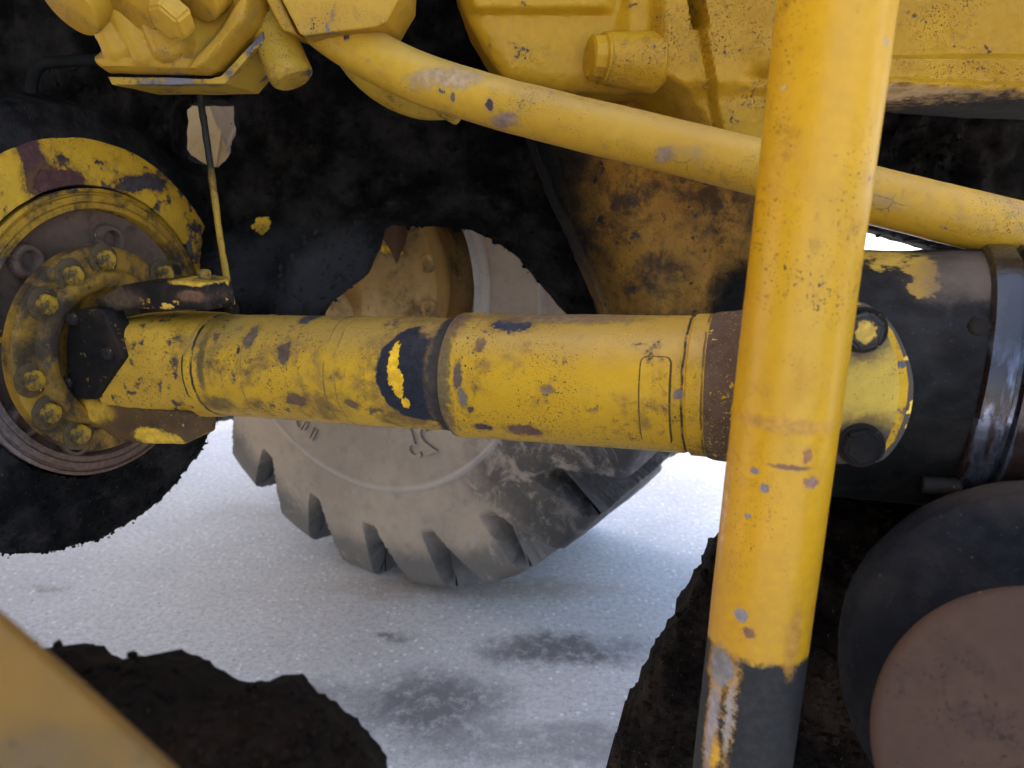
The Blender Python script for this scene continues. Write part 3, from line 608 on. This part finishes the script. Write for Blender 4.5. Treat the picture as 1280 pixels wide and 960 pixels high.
# ------------------------------------------------------------ yellow casting along the top
nK = Vector((.03, -1, -.02)).normalized(); oK = U(800, 80, .93)
m_cast = worn('casting_paint', (.52, .275, .010), (.42, .215, .009), speck=.45, dirt=.22, dirtcol=(.22, .12, .035), chips=.3, chipcol=(.06, .035, .04), chipscale=32, rough=.45, bump=1.0, bumpscale=95, spec=.2,
              blobs=[(plane_hit(1270, 138, oK, nK) - oK, (.19, .3, .014), (.012, .009, .006), .02, 40, .3, .98)])
def casth(px, py):
    h = .012*smooth(24, 12, py)*smooth(775, 745, px)                        # upper step
    rb = 815 + 0.0*py                                                        # rib
    lobe = smooth(768 - 8*smooth(0, 40, py), 785, px)*smooth(128, 104, py + .0*px)
    h += .014*lobe
    edge = 818 + smooth(90, 170, py)*55
    h += .022*smooth(edge-18, edge+4, px)
    seam = 852 + py*.19
    h += .012*smooth(seam-2, seam+6, px)
    h -= .005*np.exp(-((px-seam)/2.2)**2)*(py > 30)
    h -= .04*smooth(9, 4, np.abs(px-(853+py*.17)))*smooth(46, 38, py)
    h += .012*smooth(900, 960, px)*smooth(110, 80, py)*smooth(60, 90, py)   # swelling on the right block
    h -= .01*np.exp(-((py-104)/7)**2)*smooth(900, 935, px)
    h += .010*vnoise(np.column_stack([px/60, py/60, 0*px]), 1.2, 2, 3)*smooth(830, 890, px)*.6
    # ledge beyond the upright pipe
    led = smooth(1060, 1090, px)
    h = h*(1-led) + led*(.03*smooth(70, 80, py + (px-1110)*.008) + .014*smooth(100, 108, py-(px-1110)*.05) - .02*smooth(112, 140, py-(px-1110)*.05))
    return h
cast = empty('yellow_casting', Matrix.Translation(oK), 'rough yellow cast housing along the top with a round boss and dark slit', 'casting')
pc = [(545, -200), (566, -20), (585, 30), (605, 65), (632, 103), (690, 114), (770, 118), (822, 116), (845, 134), (862, 165), (870, 200), (1000, 215), (1070, 200), (1085, 125), (1200, 134), (1290, 141), (1600, 150), (1600, -200)]
world_link('casting_body', relief('casting_body', pc, oK, nK, .0024, casth, rnd=.022, bulge=.018, thick=.15, amp=.0022, nscale=40, jag=.0012, seed=4, fine=(.0007, 220)), m_cast, cast)
KB = frame(U(790, 76, .90), Vector((1, .25, -.05)))
KBl = cast.matrix_world.inverted() @ KB
zb = .9/F
link('boss', lathe('boss', dense([(-38*zb, 0), (-38*zb, 28*zb), (-35*zb, 31*zb), (0, 34*zb), (30*zb, 38*zb), (40*zb, 30*zb)], .004), 64, lambda V: vnoise(V, 60, 3, 2)*.0008), m_cast, cast, KBl)
link('boss_plug', lathe('boss_plug', [(-57*zb, 0), (-57*zb, 22*zb), (-55*zb, 26*zb), (-42*zb, 27*zb), (-40*zb, 31*zb), (-37*zb, 31*zb), (-36*zb, 10*zb)], 12), m_cast, cast, KBl, angle=20)

# ------------------------------------------------------------ valve block upper left
nV = Vector((-.05, -1, -.12)).normalized(); oV = U(230, 60, .84)
valve = empty('valve_block', Matrix.Translation(oV), 'dusty yellow valve block with two round plugs and a hex plug above the brake drum', 'valve')
VI = valve.matrix_world.inverted()
m_valve = worn('valve_paint', (.52, .295, .026), (.44, .235, .02), speck=.35, dirt=.35, dirtcol=(.26, .17, .08), dirtscale=14, chips=.16, chipcol=(.07, .06, .065), chipscale=34, rough=.5, bump=.4, dust=.35, dustcol=(.34, .22, .10))
def vp(pts, off=0.): return [plane_hit(px, py, oV + nV*off, nV) - oV for px, py in pts]
bk = Vector((.0, .11, 0))
def vprism(name, pts, off, back, bev, mat=m_valve, cuts=3, amp=.0012):
    return link(name, subdiv_noise(prism(name, vp(pts, off), Vector((0, back, 0)), bev, 4), cuts, amp, 45, 3), mat, valve, angle=50)
def seg(px, py, a, b):
    a = np.array(a, float); b = np.array(b, float); e = b-a; t = np.clip(((px-a[0])*e[0]+(py-a[1])*e[1])/e.dot(e), 0, 1)
    return np.hypot(px-a[0]-t*e[0], py-a[1]-t*e[1])
def bump_(d, w_): return np.sqrt(np.clip(1-(d/w_)**2, 0, 1))
def valveh(px, py):
    h = .018*np.maximum(bump_(seg(px, py, (120, 10), (158, 62)), 20), bump_(seg(px, py, (165, 20), (192, 70)), 19))
    h = np.maximum(h, .026*bump_(seg(px, py, (190, -20), (222, 58)), 24))
    h = np.maximum(h, .012*smooth(66, 74, py + .0*px)*smooth(300, 280, px))
    h = np.maximum(h, .024*smooth(30, 14, seg(px, py, (268, 92), (335, 5))))
    return h - .012*smooth(60, 20, np.hypot(px-255, (py-25)*1.2))
VP = [(121, 70), (132, 60), (110, 10), (60, -60), (60, -150), (360, -150), (350, -60), (333, 10), (326, 34), (300, 62), (275, 90), (262, 95), (140, 92), (128, 84)]
world_link('block_body', relief('block_body', VP, oV + Vector((0, .01, 0)), nV, .0022, valveh, rnd=.012, bulge=.012, thick=.1, amp=.001, nscale=50, jag=.0006, seed=9), m_valve, valve)
m_gask = worn('block_plate_paint', (.55, .34, .04), (.46, .28, .035), speck=.4, dirt=.3, chips=.6, chipcol=(.085, .075, .085), chipscale=20, rough=.45, bump=.4)
vprism('block_plate', [(134, 95.5), (262, 98), (276, 95), (304, 66), (328, 40), (331, 52), (318, 62), (281, 105), (140, 106)], -.004, .12, .0015, m_gask)
def vtube(name, pts, z, r, mat=m_valve, **k):
    pp = [U(a, b, z+(c if len(q) > 2 else 0)) - oV for q in pts for a, b, c in [(*q, 0)[:3]]]
    return link(name, tube(name, catmull(pp, 6) if len(pp) > 2 else [pp[0].lerp(pp[1], t) for t in np.linspace(0, 1, 8)], r, 40, .001, 50), mat, valve)
def plug(name, px, py, z, dirv, r, L, hexed=False):
    M = VI @ frame(U(px, py, z), dirv)
    if hexed: return link(name, hexbolt(name, r, L), m_valve, valve, M, angle=25)
    return link(name, lathe(name, [(-L, r*.98), (-.004, r), (-.001, r*.97), (0, r*.92), (0, 0)], 48), m_valve, valve, M)
dv = Vector((-.42, -.62, -.62))
plug('round_plug', 84, 6, .80, dv, .036, .11); plug('round_plug', 158, 0, .79, dv, .036, .11)
plug('plug_neck', 240, -6, .80, dv, .031, .1); plug('hex_plug', 222, 14, .785, dv, .0235, .022, True)
# second block with the stub pipe under it
blk2 = empty('pump_block', Matrix.Translation(U(420, 0, .79)), 'yellow chamfered block at the top edge where the slanting pipe starts', 'pump block')
oB = U(420, 0, .79); nB = Vector((.05, -1, -.1)).normalized()
def bp2(pts, off=0.): return [plane_hit(px, py, oB + nB*off, nB) - oB for px, py in pts]
link('block_body', subdiv_noise(prism('block_body', bp2([(335, -120), (352, 0), (374, 42), (380, 45), (470, 34), (482, 28), (502, -8), (506, -120)]), Vector((0, .12, 0)), .006, 4), 3, .0012, 40, 2), m_valve, blk2, angle=50)
link('side_flange', subdiv_noise(prism('side_flange', bp2([(300, -120), (330, -5), (352, 38), (372, 44), (348, -5), (340, -120)], -.02), Vector((0, .08, 0)), .003, 3), 2, .0008, 40, 2), m_valve, blk2, angle=50)
pp = [U(a, b, .86) - oB for a, b in ((318, -20), (332, 18), (349, 60), (365, 97))]
m_stub = worn('stub_paint', (.52, .32, .03), (.4, .24, .025), speck=.6, dirt=.5, dirtcol=(.10, .06, .025), chips=.3, rough=.5, bump=.5)
cm = catmull(pp, 6); link('stub_pipe', tube('stub_pipe', cm + [cm[-1] + (cm[-1]-cm[-2]).normalized()*.004], .03, 40, .002, 40, radii=[.0245]*(len(cm)-1)+[.0235, .019]), m_stub, blk2)

# ------------------------------------------------------------ slanting pipe and the elbow behind it
ctr = [U(316, -40, .88), U(371, 2, .865), U(424, 45, .855), U(480, 77, .845), U(520, 96, .84), U(560, 110, .835), U(640, 134, .82), U(950, 210, .762), U(1280, 291, .712), U(1500, 345, .685)]
pts = catmull(ctr[:7], 10) + [ctr[6].lerp(ctr[7], t) for t in np.linspace(.05, 1, 30)] + [ctr[7].lerp(ctr[8], t) for t in np.linspace(.03, 1, 30)] + [ctr[9]]
O = ctr[6]
db = lambda px, py, w_, h_, cl, amp=.006, ns=70, soft=.08: ((U(px, py, .80 - (px-640)*.00018) - O), (w_*.0008, .05, h_*.0008), cl, amp, ns, soft)
m_diag = worn('slanting_pipe_paint', (.56, .325, .028), (.48, .265, .02), speck=.35, dirt=.3, dirtcol=(.30, .2, .10), dirtscale=14, chips=.14, chipcol=(.08, .06, .06), chipscale=36, rough=.42, bump=.35, cracks=.6,
              blobs=[db(612, 132, 5, 7, (.05, .03, .03)), db(630, 150, 14, 8, (.16, .11, .08), .012, 70, .5), db(566, 122, 3, 6, (.1, .06, .05)), db(830, 193, 9, 8, (.22, .15, .09), .008, 80, .4), db(436, 48, 5, 5, (.06, .035, .03)), db(560, 98, 40, 10, (.27, .18, .09), .02, 40, .6)], dust=.25, dustcol=(.34, .24, .15))
sp_ = empty('slanting_pipe', Matrix.Translation(O), 'long yellow pipe slanting down from the upper left behind the upright pipe', 'pipe')
me = tube('pipe_body', [p - O for p in pts], .0268, 56, .0006, 40); link('pipe_body', me, m_diag, sp_)
O2 = U(500, 115, .93); e2 = empty('elbow_pipe', Matrix.Translation(O2), 'short bent yellow elbow showing under the bend of the slanting pipe', 'pipe')
pp = catmull([U(a, b, .93) - O2 for a, b in ((420, 30), (452, 78), (485, 107), (522, 123), (556, 124), (590, 120))], 8)
link('elbow', tube('elbow', pp, .0235, 40, .0008, 40), m_stub, e2)
pw = frame(U(562, 140, .90) - O2, Vector((.6, .5, -.3))); link('elbow_lip', lathe('elbow_lip', [(-.012, .004), (-.012, .010), (.012, .010), (.012, .004)], 24), m_stub, e2, pw)

# ------------------------------------------------------------ upright pipe
p0, p1 = U(1046, 0, .50), U(927, 960, .611); dU = (p1 - p0); L_up = dU.length
PM = frame(p0, dU, Vector((0, -1, 0))); RU = .0370      # local x runs down the pipe
def ub(px, py, w_, h_, cl, amp=.004, ns=90, soft=.08, rr=.5, dep=2.):
    p = cyl_hit(px, py, PM, RU); z = (PM @ p - CAM).dot(FW); return (p, (h_*z/F, max(w_*z/F, .003), max(w_*z/F, .003)), cl, max(amp, min(w_, h_)*z/F*.9), min(max(.8/(min(w_, h_)*z/F), 25), 200), soft, rr, dep)
xbare = cyl_hit(940, 822, PM, RU).x; xweld = cyl_hit(975, 532, PM, RU).x
LAV = (.16, .14, .135)
m_up = worn('upright_pipe_paint', (.66, .335, .006), (.56, .30, .010), speck=.15, speckscale=220, dirt=.30, dirtcol=(.5, .24, .02), dirtscale=13, chips=.08, chipcol=(.10, .055, .045), chipscale=30, spec=.3, rough=.36, bump=.22,
            blobs=[((xbare+.25, 0, 0), (.25, .2, .2), (.013, .012, .011), .007, 60, .012, .7, 1.5), ub(890, 900, 9, 70, (.22, .18, .17), .008, 60, .5), ub(912, 890, 6, 60, (.20, .17, .15), .01, 60, .4), ub(893, 945, 6, 20, (.42, .22, .02), .006, 80, .3),
                   ub(900, 832, 20, 26, (.15, .13, .122), .006, 70, .25), ub(956, 611, 6, 6, (.15, .13, .122)), ub(943, 588, 5, 5, (.15, .13, .122)), ub(926, 769, 9, 9, (.15, .13, .122), .004), ub(936, 791, 8, 7, (.13, .06, .025), .005, 90, .3), ub(1015, 603, 10, 8, (.17, .09, .07), .006, 90, .3), ub(988, 585, 26, 3, (.13, .06, .03), .003, 90, .4), ub(935, 645, 4, 3, (.15, .13, .122)), ub(1009, 570, 5, 10, (.2, .09, .03), .005),
                   ub(975, 532, 60, 8, (.34, .17, .02), .006, 60, .5, .5, .5), ub(992, 800, 9, 40, (.30, .15, .02), .012, 60, .6), ub(980, 110, 4, 4, (.3, .2, .06)), ub(1108, 52, 4, 5, (.3, .22, .12)), ub(905, 640, 6, 60, (.44, .27, .12), .008, 50, .6)])
upr = empty('upright_pipe', PM, 'thick orange-yellow upright pipe with a bare greasy lower end', 'pipe')
prof = [(-.25, RU), (xweld-.006, RU), (xweld, RU+.0008), (xweld+.005, RU), (xbare, RU), (L_up+.15, RU)]
link('pipe_body', lathe('pipe_body', dense(prof, .01), 96, lambda V: vnoise(V, 25, 3, 5)*.0005), m_up, upr)

# ------------------------------------------------------------ thin rod, dark hose
O3 = U(285, 385, 1.02); rod = empty('dipstick_rod', Matrix.Translation(O3), 'thin rod hanging from the valve block down to the shaft joint', 'rod')
pp = [U(a, b, z) - O3 for a, b, z in ((248, 95, .98), (253, 140, .985), (262, 200, .995), (274, 290, 1.01), (284, 350, 1.02), (291, 385, 1.02))]
m_rod = worn('rod_paint', (.46, .27, .03), (.35, .2, .025), speck=.9, dirt=.6, dirtcol=(.03, .02, .014), chips=.4, rough=.5, blobs=[(U(254, 140, .985) - O3, (.05, .1, .075), (.014, .012, .01), .01, 80, .1)])
link('rod_body', tube('rod_body', catmull(pp, 8), .0044, 16, .0012, 120), m_rod, rod)
link('rod_nut', hexbolt('rod_nut', .010, .016), m_black, rod, Matrix.Translation(U(289, 380, 1.02) - O3) @ Matrix.Rotation(R(90), 4, 'Y'))
O4 = U(40, 110, 1.14); hose = empty('dark_hose', Matrix.Translation(O4), 'dull black hose bent at a right angle above the brake drum', 'hose')
pp = catmull([U(a, b, 1.14) - O4 for a, b in ((40, 175), (40, 130), (41, 100), (50, 82), (80, 77), (150, 74), (200, 70))], 8)
m_hose = grease('hose_rubber', (.012, .012, .011), (.02, .02, .018), .8, .4, 90, .2)
link('hose_body', tube('hose_body', pp, .0085, 24, .0015, 60), m_hose, hose)
link('hose_cuff', tube('hose_cuff', [U(40, y, 1.14) - O4 for y in (128, 132, 150, 170)], .0125, 24, .001, 60), m_hose, hose)

# ------------------------------------------------------------ wheel beyond the frame
WY = R(33); wax = Vector((math.sin(WY), math.cos(WY), 0))        # towards the outside
RW = .765; wc = U(478, 330, 1.84); wc.z = RW - .012
WM = frame(wc, wax); WMi = WM.inverted()
wheel = empty('road_wheel', WM, 'dusty grey heavy tyre with chunky tread standing behind the drive shaft', 'wheel')
def rub():
    s = NB('dusty_tyre_rubber')
    c = s.mix(s.ramp(s.noise(4, 6, .65), .35, .65), (.37, .295, .225), (.27, .22, .175))
    c = s.mix(s.ramp(s.noise(24, 7, .7), .5, .66, 0, .35), c, (.17, .155, .145))
    rr = s.vm('LENGTH', s.vm('MULTIPLY', s.co, (0, 1, 1)))
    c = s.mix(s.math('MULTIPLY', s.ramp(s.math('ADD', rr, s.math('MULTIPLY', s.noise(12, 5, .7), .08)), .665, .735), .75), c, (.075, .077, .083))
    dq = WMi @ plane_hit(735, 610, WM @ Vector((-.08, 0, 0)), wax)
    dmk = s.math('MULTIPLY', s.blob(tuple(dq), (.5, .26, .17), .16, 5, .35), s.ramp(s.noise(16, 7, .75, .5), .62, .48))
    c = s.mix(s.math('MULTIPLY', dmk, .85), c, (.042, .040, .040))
    c = s.mix(s.math('MULTIPLY', s.ramp(s.math('ABSOLUTE', s.math('SUBTRACT', rr, .499)), .011, .003), .55), c, (.42, .37, .33))
    c = s.mix(s.math('MULTIPLY', s.ramp(s.noise(9, 8, .75, .6), .55, .66), .6), c, (.36, .32, .285))
    s.put(s.b.inputs['Base Color'], c); s.b.inputs['Roughness'].default_value = .85; s.b.inputs['Specular IOR Level'].default_value = .3
    bp = s.n('ShaderNodeBump'); bp.inputs['Strength'].default_value = .5; bp.inputs['Distance'].default_value = .004; s.put(bp.inputs['Height'], s.noise(60, 6, .65)); s.put(s.b.inputs['Normal'], bp.outputs[0]); return s.m
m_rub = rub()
half = dense([(0, .325), (-.04, .335), (-.065, .36), (-.078, .40), (-.092, .46), (-.097, .492), (-.1015, .496), (-.1015, .502), (-.0975, .506), (-.0985, .54), (-.098, .58), (-.096, .62), (-.094, .66), (-.092, .70), (-.089, .73), (-.082, .750), (-.066, .760), (-.03, .763), (.05, .764), (.12, .765), (.2, .765)], .008)
full = half + [(.40-x, r) for x, r in half[::-1][1:]]
NL, SEG = 20, 1200
PR = np.array(full); T_ = np.gradient(PR, axis=0); NRM = np.column_stack([-T_[:, 1], T_[:, 0]]); NRM /= np.hypot(*NRM.T)[:, None]
th = np.arange(SEG)*2*np.pi/SEG; V = []
rows = np.arange(len(PR)); mid = (len(PR)-1)/2
for i in rows:
    x, r = PR[i]; ou = x > .2; xx = .40-x if ou else x
    sdist = max(0., (r-.60)/.165) if xx < -.03 else 1. + (xx+.03)/.23          # 0 at the top of a notch, 1 at the shoulder, 2 at mid tread
    if r < .6: sdist = 0.
    dep = .16*smooth(0, .5, np.array(sdist)) * (1 - .9*smooth(1.75, 1.98, np.array(sdist)))
    wid = R(1.6 + 2.4*min(1., sdist*1.3)) if sdist > 0 else R(.01)
    cen = -R(5.5*min(sdist, 1.) + 4*max(sdist-1, 0.)) + (math.pi/NL if ou else 0)
    ph = np.mod(th - cen + math.pi/NL, 2*math.pi/NL) - math.pi/NL
    jit = vnoise(np.column_stack([np.full(SEG, x), r*np.cos(th), r*np.sin(th)]), 30, 3, 4)*.006
    gmask = 1 - smooth(wid*.93, wid*1.05, np.abs(ph) + jit)
    wear = vnoise(np.column_stack([np.full(SEG, x), r*np.cos(th), r*np.sin(th)]), 14, 4, 7)*.004
    X = x + NRM[i, 0]*(wear - dep*gmask) if False else x - NRM[i, 0]*dep*gmask*(-1 if NRM[i, 1] < -.2 else 1)
    RR_ = r - abs(NRM[i, 1])*dep*gmask + wear
    V.append(np.column_stack([X, RR_*np.sin(th), -RR_*np.cos(th)]))
V = np.vstack(V); Fc = []
k = np.arange(SEG); k2 = (k+1) % SEG
for i in range(len(PR)-1): Fc += np.stack([i*SEG+k, i*SEG+k2, (i+1)*SEG+k2, (i+1)*SEG+k], -1).tolist()
me = mesh('tyre', V, Fc); bm = bmesh.new(); bm.from_mesh(me); bmesh.ops.recalc_face_normals(bm, faces=bm.faces); bm.to_mesh(me); bm.free()
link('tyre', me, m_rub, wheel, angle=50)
# raised lettering on the sidewall
def lettering(txt, px, py, size, shear=0):
    cu = bpy.data.curves.new('t', 'FONT'); cu.body = txt; cu.size = size; cu.extrude = .004; cu.shear = shear; cu.align_x = 'CENTER'; cu.resolution_u = 4
    o = bpy.data.objects.new('t', cu); col.objects.link(o); bpy.context.view_layer.update()
    me = bpy.data.meshes.new_from_object(o.evaluated_get(bpy.context.evaluated_depsgraph_get())); bpy.data.objects.remove(o)
    q = WMi @ plane_hit(px, py, WM @ Vector((-.098, 0, 0)), wax); a0 = math.atan2(q.y, -q.z); r0 = math.hypot(q.y, q.z)
    for v in me.vertices:
        x, y, z = v.co; r = r0 - y if False else r0 + (-y); a = a0 + x/r0
        # letters stand upright towards the hub
        xs_ = np.interp(r, [.36, .40, .46, .52, .56, .61], [-.066, -.079, -.093, -.099, -.097, -.089])
        v.co = (xs_ - .0025 - z*.8, r*math.sin(a), -r*math.cos(a))
    me.name = 'raised_lettering'; return link('raised_lettering', me, m_rub, wheel, smooth_=False)
lettering('IND', 378, 541, .045); lettering('25', 527, 572, .10, .3)
m_rim = worn('dusty_rim', (.58, .50, .42), (.48, .40, .32), speck=.2, dirt=.35, dirtcol=(.22, .15, .10), dirtscale=9, chips=.15, chipcol=(.15, .1, .07), chipscale=14, rough=.85, bump=.5, big=4, spec=.2)
rp = [(-.055, .325), (-.058, .345), (-.052, .352), (-.04, .35), (-.035, .33), (-.045, .315), (-.045, .300), (-.03, .295), (-.025, .305), (-.01, .300), (.0, .275), (.15, .27), (.2, .27), (.2, .05)]
link('rim', lathe('rim', dense(rp, .012), 120, lambda V: vnoise(V, 18, 3, 7)*.002, cap=False), m_rim, wheel)
m_hub = worn('rusty_hub', (.58, .32, .09), (.66, .43, .18), speck=.4, dirt=.6, dirtcol=(.13, .07, .035), dirtscale=8, chips=.38, chipcol=(.55, .32, .03), chipscale=9, rough=.8, bump=.7, big=5, spec=.25)
hp = [(-.24, .05), (-.24, .16), (-.21, .175), (-.10, .185), (-.085, .2), (-.08, .225), (-.04, .23), (-.03, .225), (.0, .215), (.1, .2)]
link('hub', lathe('hub', dense(hp, .012), 96, lambda V: vnoise(V, 20, 3, 9)*.002), m_hub, wheel)
hh = lathe('hub_bolt', [(0, .006), (0, .020), (-.008, .020), (-.012, .016), (-.010, .010), (.0, .008)], 24)
h0 = None
for k in range(14):
    a = 2*math.pi*k/14 + .2; M = Matrix.Translation((-.082, .213*math.cos(a), .213*math.sin(a)))
    h0 = link('hub_bolt', hh, m_hub, wheel, M) if h0 is None else copy(h0, wheel, M)
# two unseen wheel copies added on the near side to shade the gap between
wheel['group'] = 'wheels of the machine'
for (x, y, rz), lab in (((-1.62, -.12, 180), 'unseen heavy tyre added on the near side for shade, beside the yellow corner plate'), ((1.75, -.25, 180), 'unseen heavy tyre added on the near side for shade, beside the rubber mount')):
    c = wheel.copy(); col.objects.link(c); c['label'] = lab; c.matrix_world = frame(Vector((x, y, RW-.012)), Vector((0, -1, 0)))
    for ch in list(wheel.children): copy(ch, c)
# axle tube and knuckle plate that carry the wheel
axle = empty('axle_arm', Matrix.Translation(U(480, 350, 1.7)), 'rusty brown axle casing with an upright plate, seen through the arch', 'axle')
AO = axle.matrix_world.translation
pp = [U(a, b, z) - AO for a, b, z in ((330, 420, 1.55), (420, 400, 1.66), (500, 385, 1.78))]
link('axle_tube', tube('axle_tube', catmull(pp, 8), .085, 48, .006, 20), m_hub, axle)
m_plate = worn('brown_plate', (.21, .12, .07), (.17, .095, .055), speck=.2, dirt=.4, chips=.1, rough=.8, bump=.5)
nP = Vector((-.3, -1, 0)).normalized()
link('knuckle_plate', prism('knuckle_plate', [plane_hit(px, py, U(485, 310, 1.62), nP) - AO for px, py in ((478, 240), (494, 240), (496, 348), (474, 346))], Vector((.06, .2, 0)), .004), m_plate, axle)

# ------------------------------------------------------------ tan mudguard seen through the small hole
MG = U(262, 165, 1.9); mg = empty('mudguard', Matrix.Translation(MG), 'pale tan sheet metal panel seen through the small hole in the black frame', 'mudguard')
m_tan = worn('tan_dust', (.78, .60, .32), (.70, .52, .26), speck=.2, dirt=.35, dirtcol=(.26, .17, .08), chips=.1, rough=.8, bump=.4, big=4)
nM = Vector((.1, -1, .35)).normalized()
mp = lambda pts, off=0: [plane_hit(px, py, MG + nM*off, nM) - MG for px, py in pts]
link('panel', prism('panel', mp([(160, 60), (330, 60), (330, 260), (160, 260)]), Vector((0, .02, 0)), .003), m_tan, mg)
link('ridge', prism('ridge', mp([(288, 60), (293, 60), (268, 230), (264, 230)], .004), Vector((0, .012, 0)), .002), m_tan, mg)

# ------------------------------------------------------------ lower right: dirt-caked hitch, rubber mount, rusty disc
O5 = U(900, 850, .86); hitch = empty('hitch_frame', Matrix.Translation(O5), 'lower frame hitch buried in crumbly black dirt behind the upright pipe', 'frame hitch')
m_soil = grease('crumbly_soil', (.006, .0043, .0035), (.036, .024, .018), .9, 1.0, 170, .8, spec=.08)
hp_ = [(905, 672), (888, 705), (868, 742), (845, 790), (822, 826), (806, 860), (790, 890), (774, 925), (758, 965), (735, 1130), (1500, 1130), (1500, 560), (1180, 560), (1100, 585), (1020, 600), (960, 640)]
def hith(px, py): return .03*smooth(960, 1060, px)*smooth(560, 700, py) - .10*smooth(720, 600, py)
dc = world_link('dirt_crust', relief('dirt_crust', hp_, U(900, 850, .88), Vector((-.25, -1, .35)).normalized(), .0035, hith, rnd=.05, bulge=.05, thick=.15, amp=.02, nscale=22, jag=.013, jscale=70, seed=6, fine=(.006, 170), oct_=5), m_soil, hitch)
tag(link('dirt_crumbs', crumbs(dc.data, 7000, .0012, .006, lambda P, N: (N[:, 1] < .4) & (np.abs(P[:, 2]) < .4), 5), m_soil, hitch, smooth_=False), kind='stuff')
RD = U(1320, 955, .46); axR = (CAM - RD).normalized()*.9 + Vector((.0, 0, 0)); axR = (CAM - U(1300, 800, .46)).normalized()
DM = frame(RD, axR); mount = empty('rubber_mount', DM, 'thick black rubber mount capped with a dusty rust-brown disc', 'rubber mount')
m_rubber = grease('mount_rubber', (.007, .0075, .010), (.018, .016, .016), .7, .5, 80, .35, spec=.15, patch=[((-.06, 0, .14), (.07, .3, .05), (.026, .019, .015), .03, 20, .3)])
rpf = [(-.17, .09), (-.165, .12), (-.145, .136), (-.11, .142), (-.075, .140), (-.05, .132), (-.03, .118), (-.02, .10), (-.02, .02)]
RC = U(1306, 838, .55); RM = DM.inverted() @ frame(RC, (CAM - U(1330, 900, .55)).normalized())
rpf = [(-.13, .09), (-.12, .136), (-.09, .149), (-.05, .150), (-.02, .142), (-.002, .126), (.004, .10), (.002, .02)]
link('rubber_ring', lathe('rubber_ring', dense(rpf, .004), 180, lambda V: vnoise(V, 35, 4, 13)*.0024 + vnoise(V, 200, 2, 3)*.0006), m_rubber, mount, RM)
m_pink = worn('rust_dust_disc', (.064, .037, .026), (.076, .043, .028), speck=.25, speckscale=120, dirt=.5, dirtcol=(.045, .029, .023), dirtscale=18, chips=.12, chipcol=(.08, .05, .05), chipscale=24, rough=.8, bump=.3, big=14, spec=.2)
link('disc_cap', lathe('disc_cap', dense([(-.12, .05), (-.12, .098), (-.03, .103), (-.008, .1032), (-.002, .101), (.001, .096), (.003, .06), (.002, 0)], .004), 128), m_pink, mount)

# ------------------------------------------------------------ lower left: near plate and the dirt it carries
NO = U(60, 900, .225); npl = empty('near_plate', Matrix.Translation(NO), 'blurred dusty orange-yellow steel plate at the bottom corner', 'steel plate')
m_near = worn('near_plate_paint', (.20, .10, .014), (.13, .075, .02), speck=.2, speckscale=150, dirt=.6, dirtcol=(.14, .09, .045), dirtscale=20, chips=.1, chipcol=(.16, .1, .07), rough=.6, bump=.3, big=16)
nN = Vector((.35, -1, .75)).normalized()
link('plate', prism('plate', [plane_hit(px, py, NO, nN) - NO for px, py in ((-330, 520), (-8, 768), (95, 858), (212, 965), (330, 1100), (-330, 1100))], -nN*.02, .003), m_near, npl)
O6 = U(250, 900, .42); dl = empty('dirt_ledge', Matrix.Translation(O6), 'dark brown ragged ledge of packed dirt beyond the near yellow plate', 'dirt ledge')
m_soil2 = grease('brown_soil', (.006, .0038, .0024), (.015, .009, .0055), .9, .8, 120, .3, spec=.06)
lp = [(40, 815), (82, 822), (92, 830), (112, 838), (126, 824), (140, 838), (168, 826), (182, 822), (210, 830), (238, 852), (262, 864), (305, 868), (325, 861), (352, 860), (385, 885), (420, 902), (442, 930), (470, 970), (520, 1120), (-60, 1120)]
so_ = world_link('soil', relief('soil', lp, U(250, 900, .42), Vector((.1, -1, .6)).normalized(), .0025, None, rnd=.03, bulge=.03, thick=.06, amp=.012, nscale=45, jag=.0065, jscale=110, seed=12, fine=(.002, 260)), m_soil2, dl)
tag(link('dirt_crumbs', crumbs(so_.data, 2500, .0008, .003, lambda P, N: N[:, 1] < .4, 9), m_soil2, dl, smooth_=False), kind='stuff')
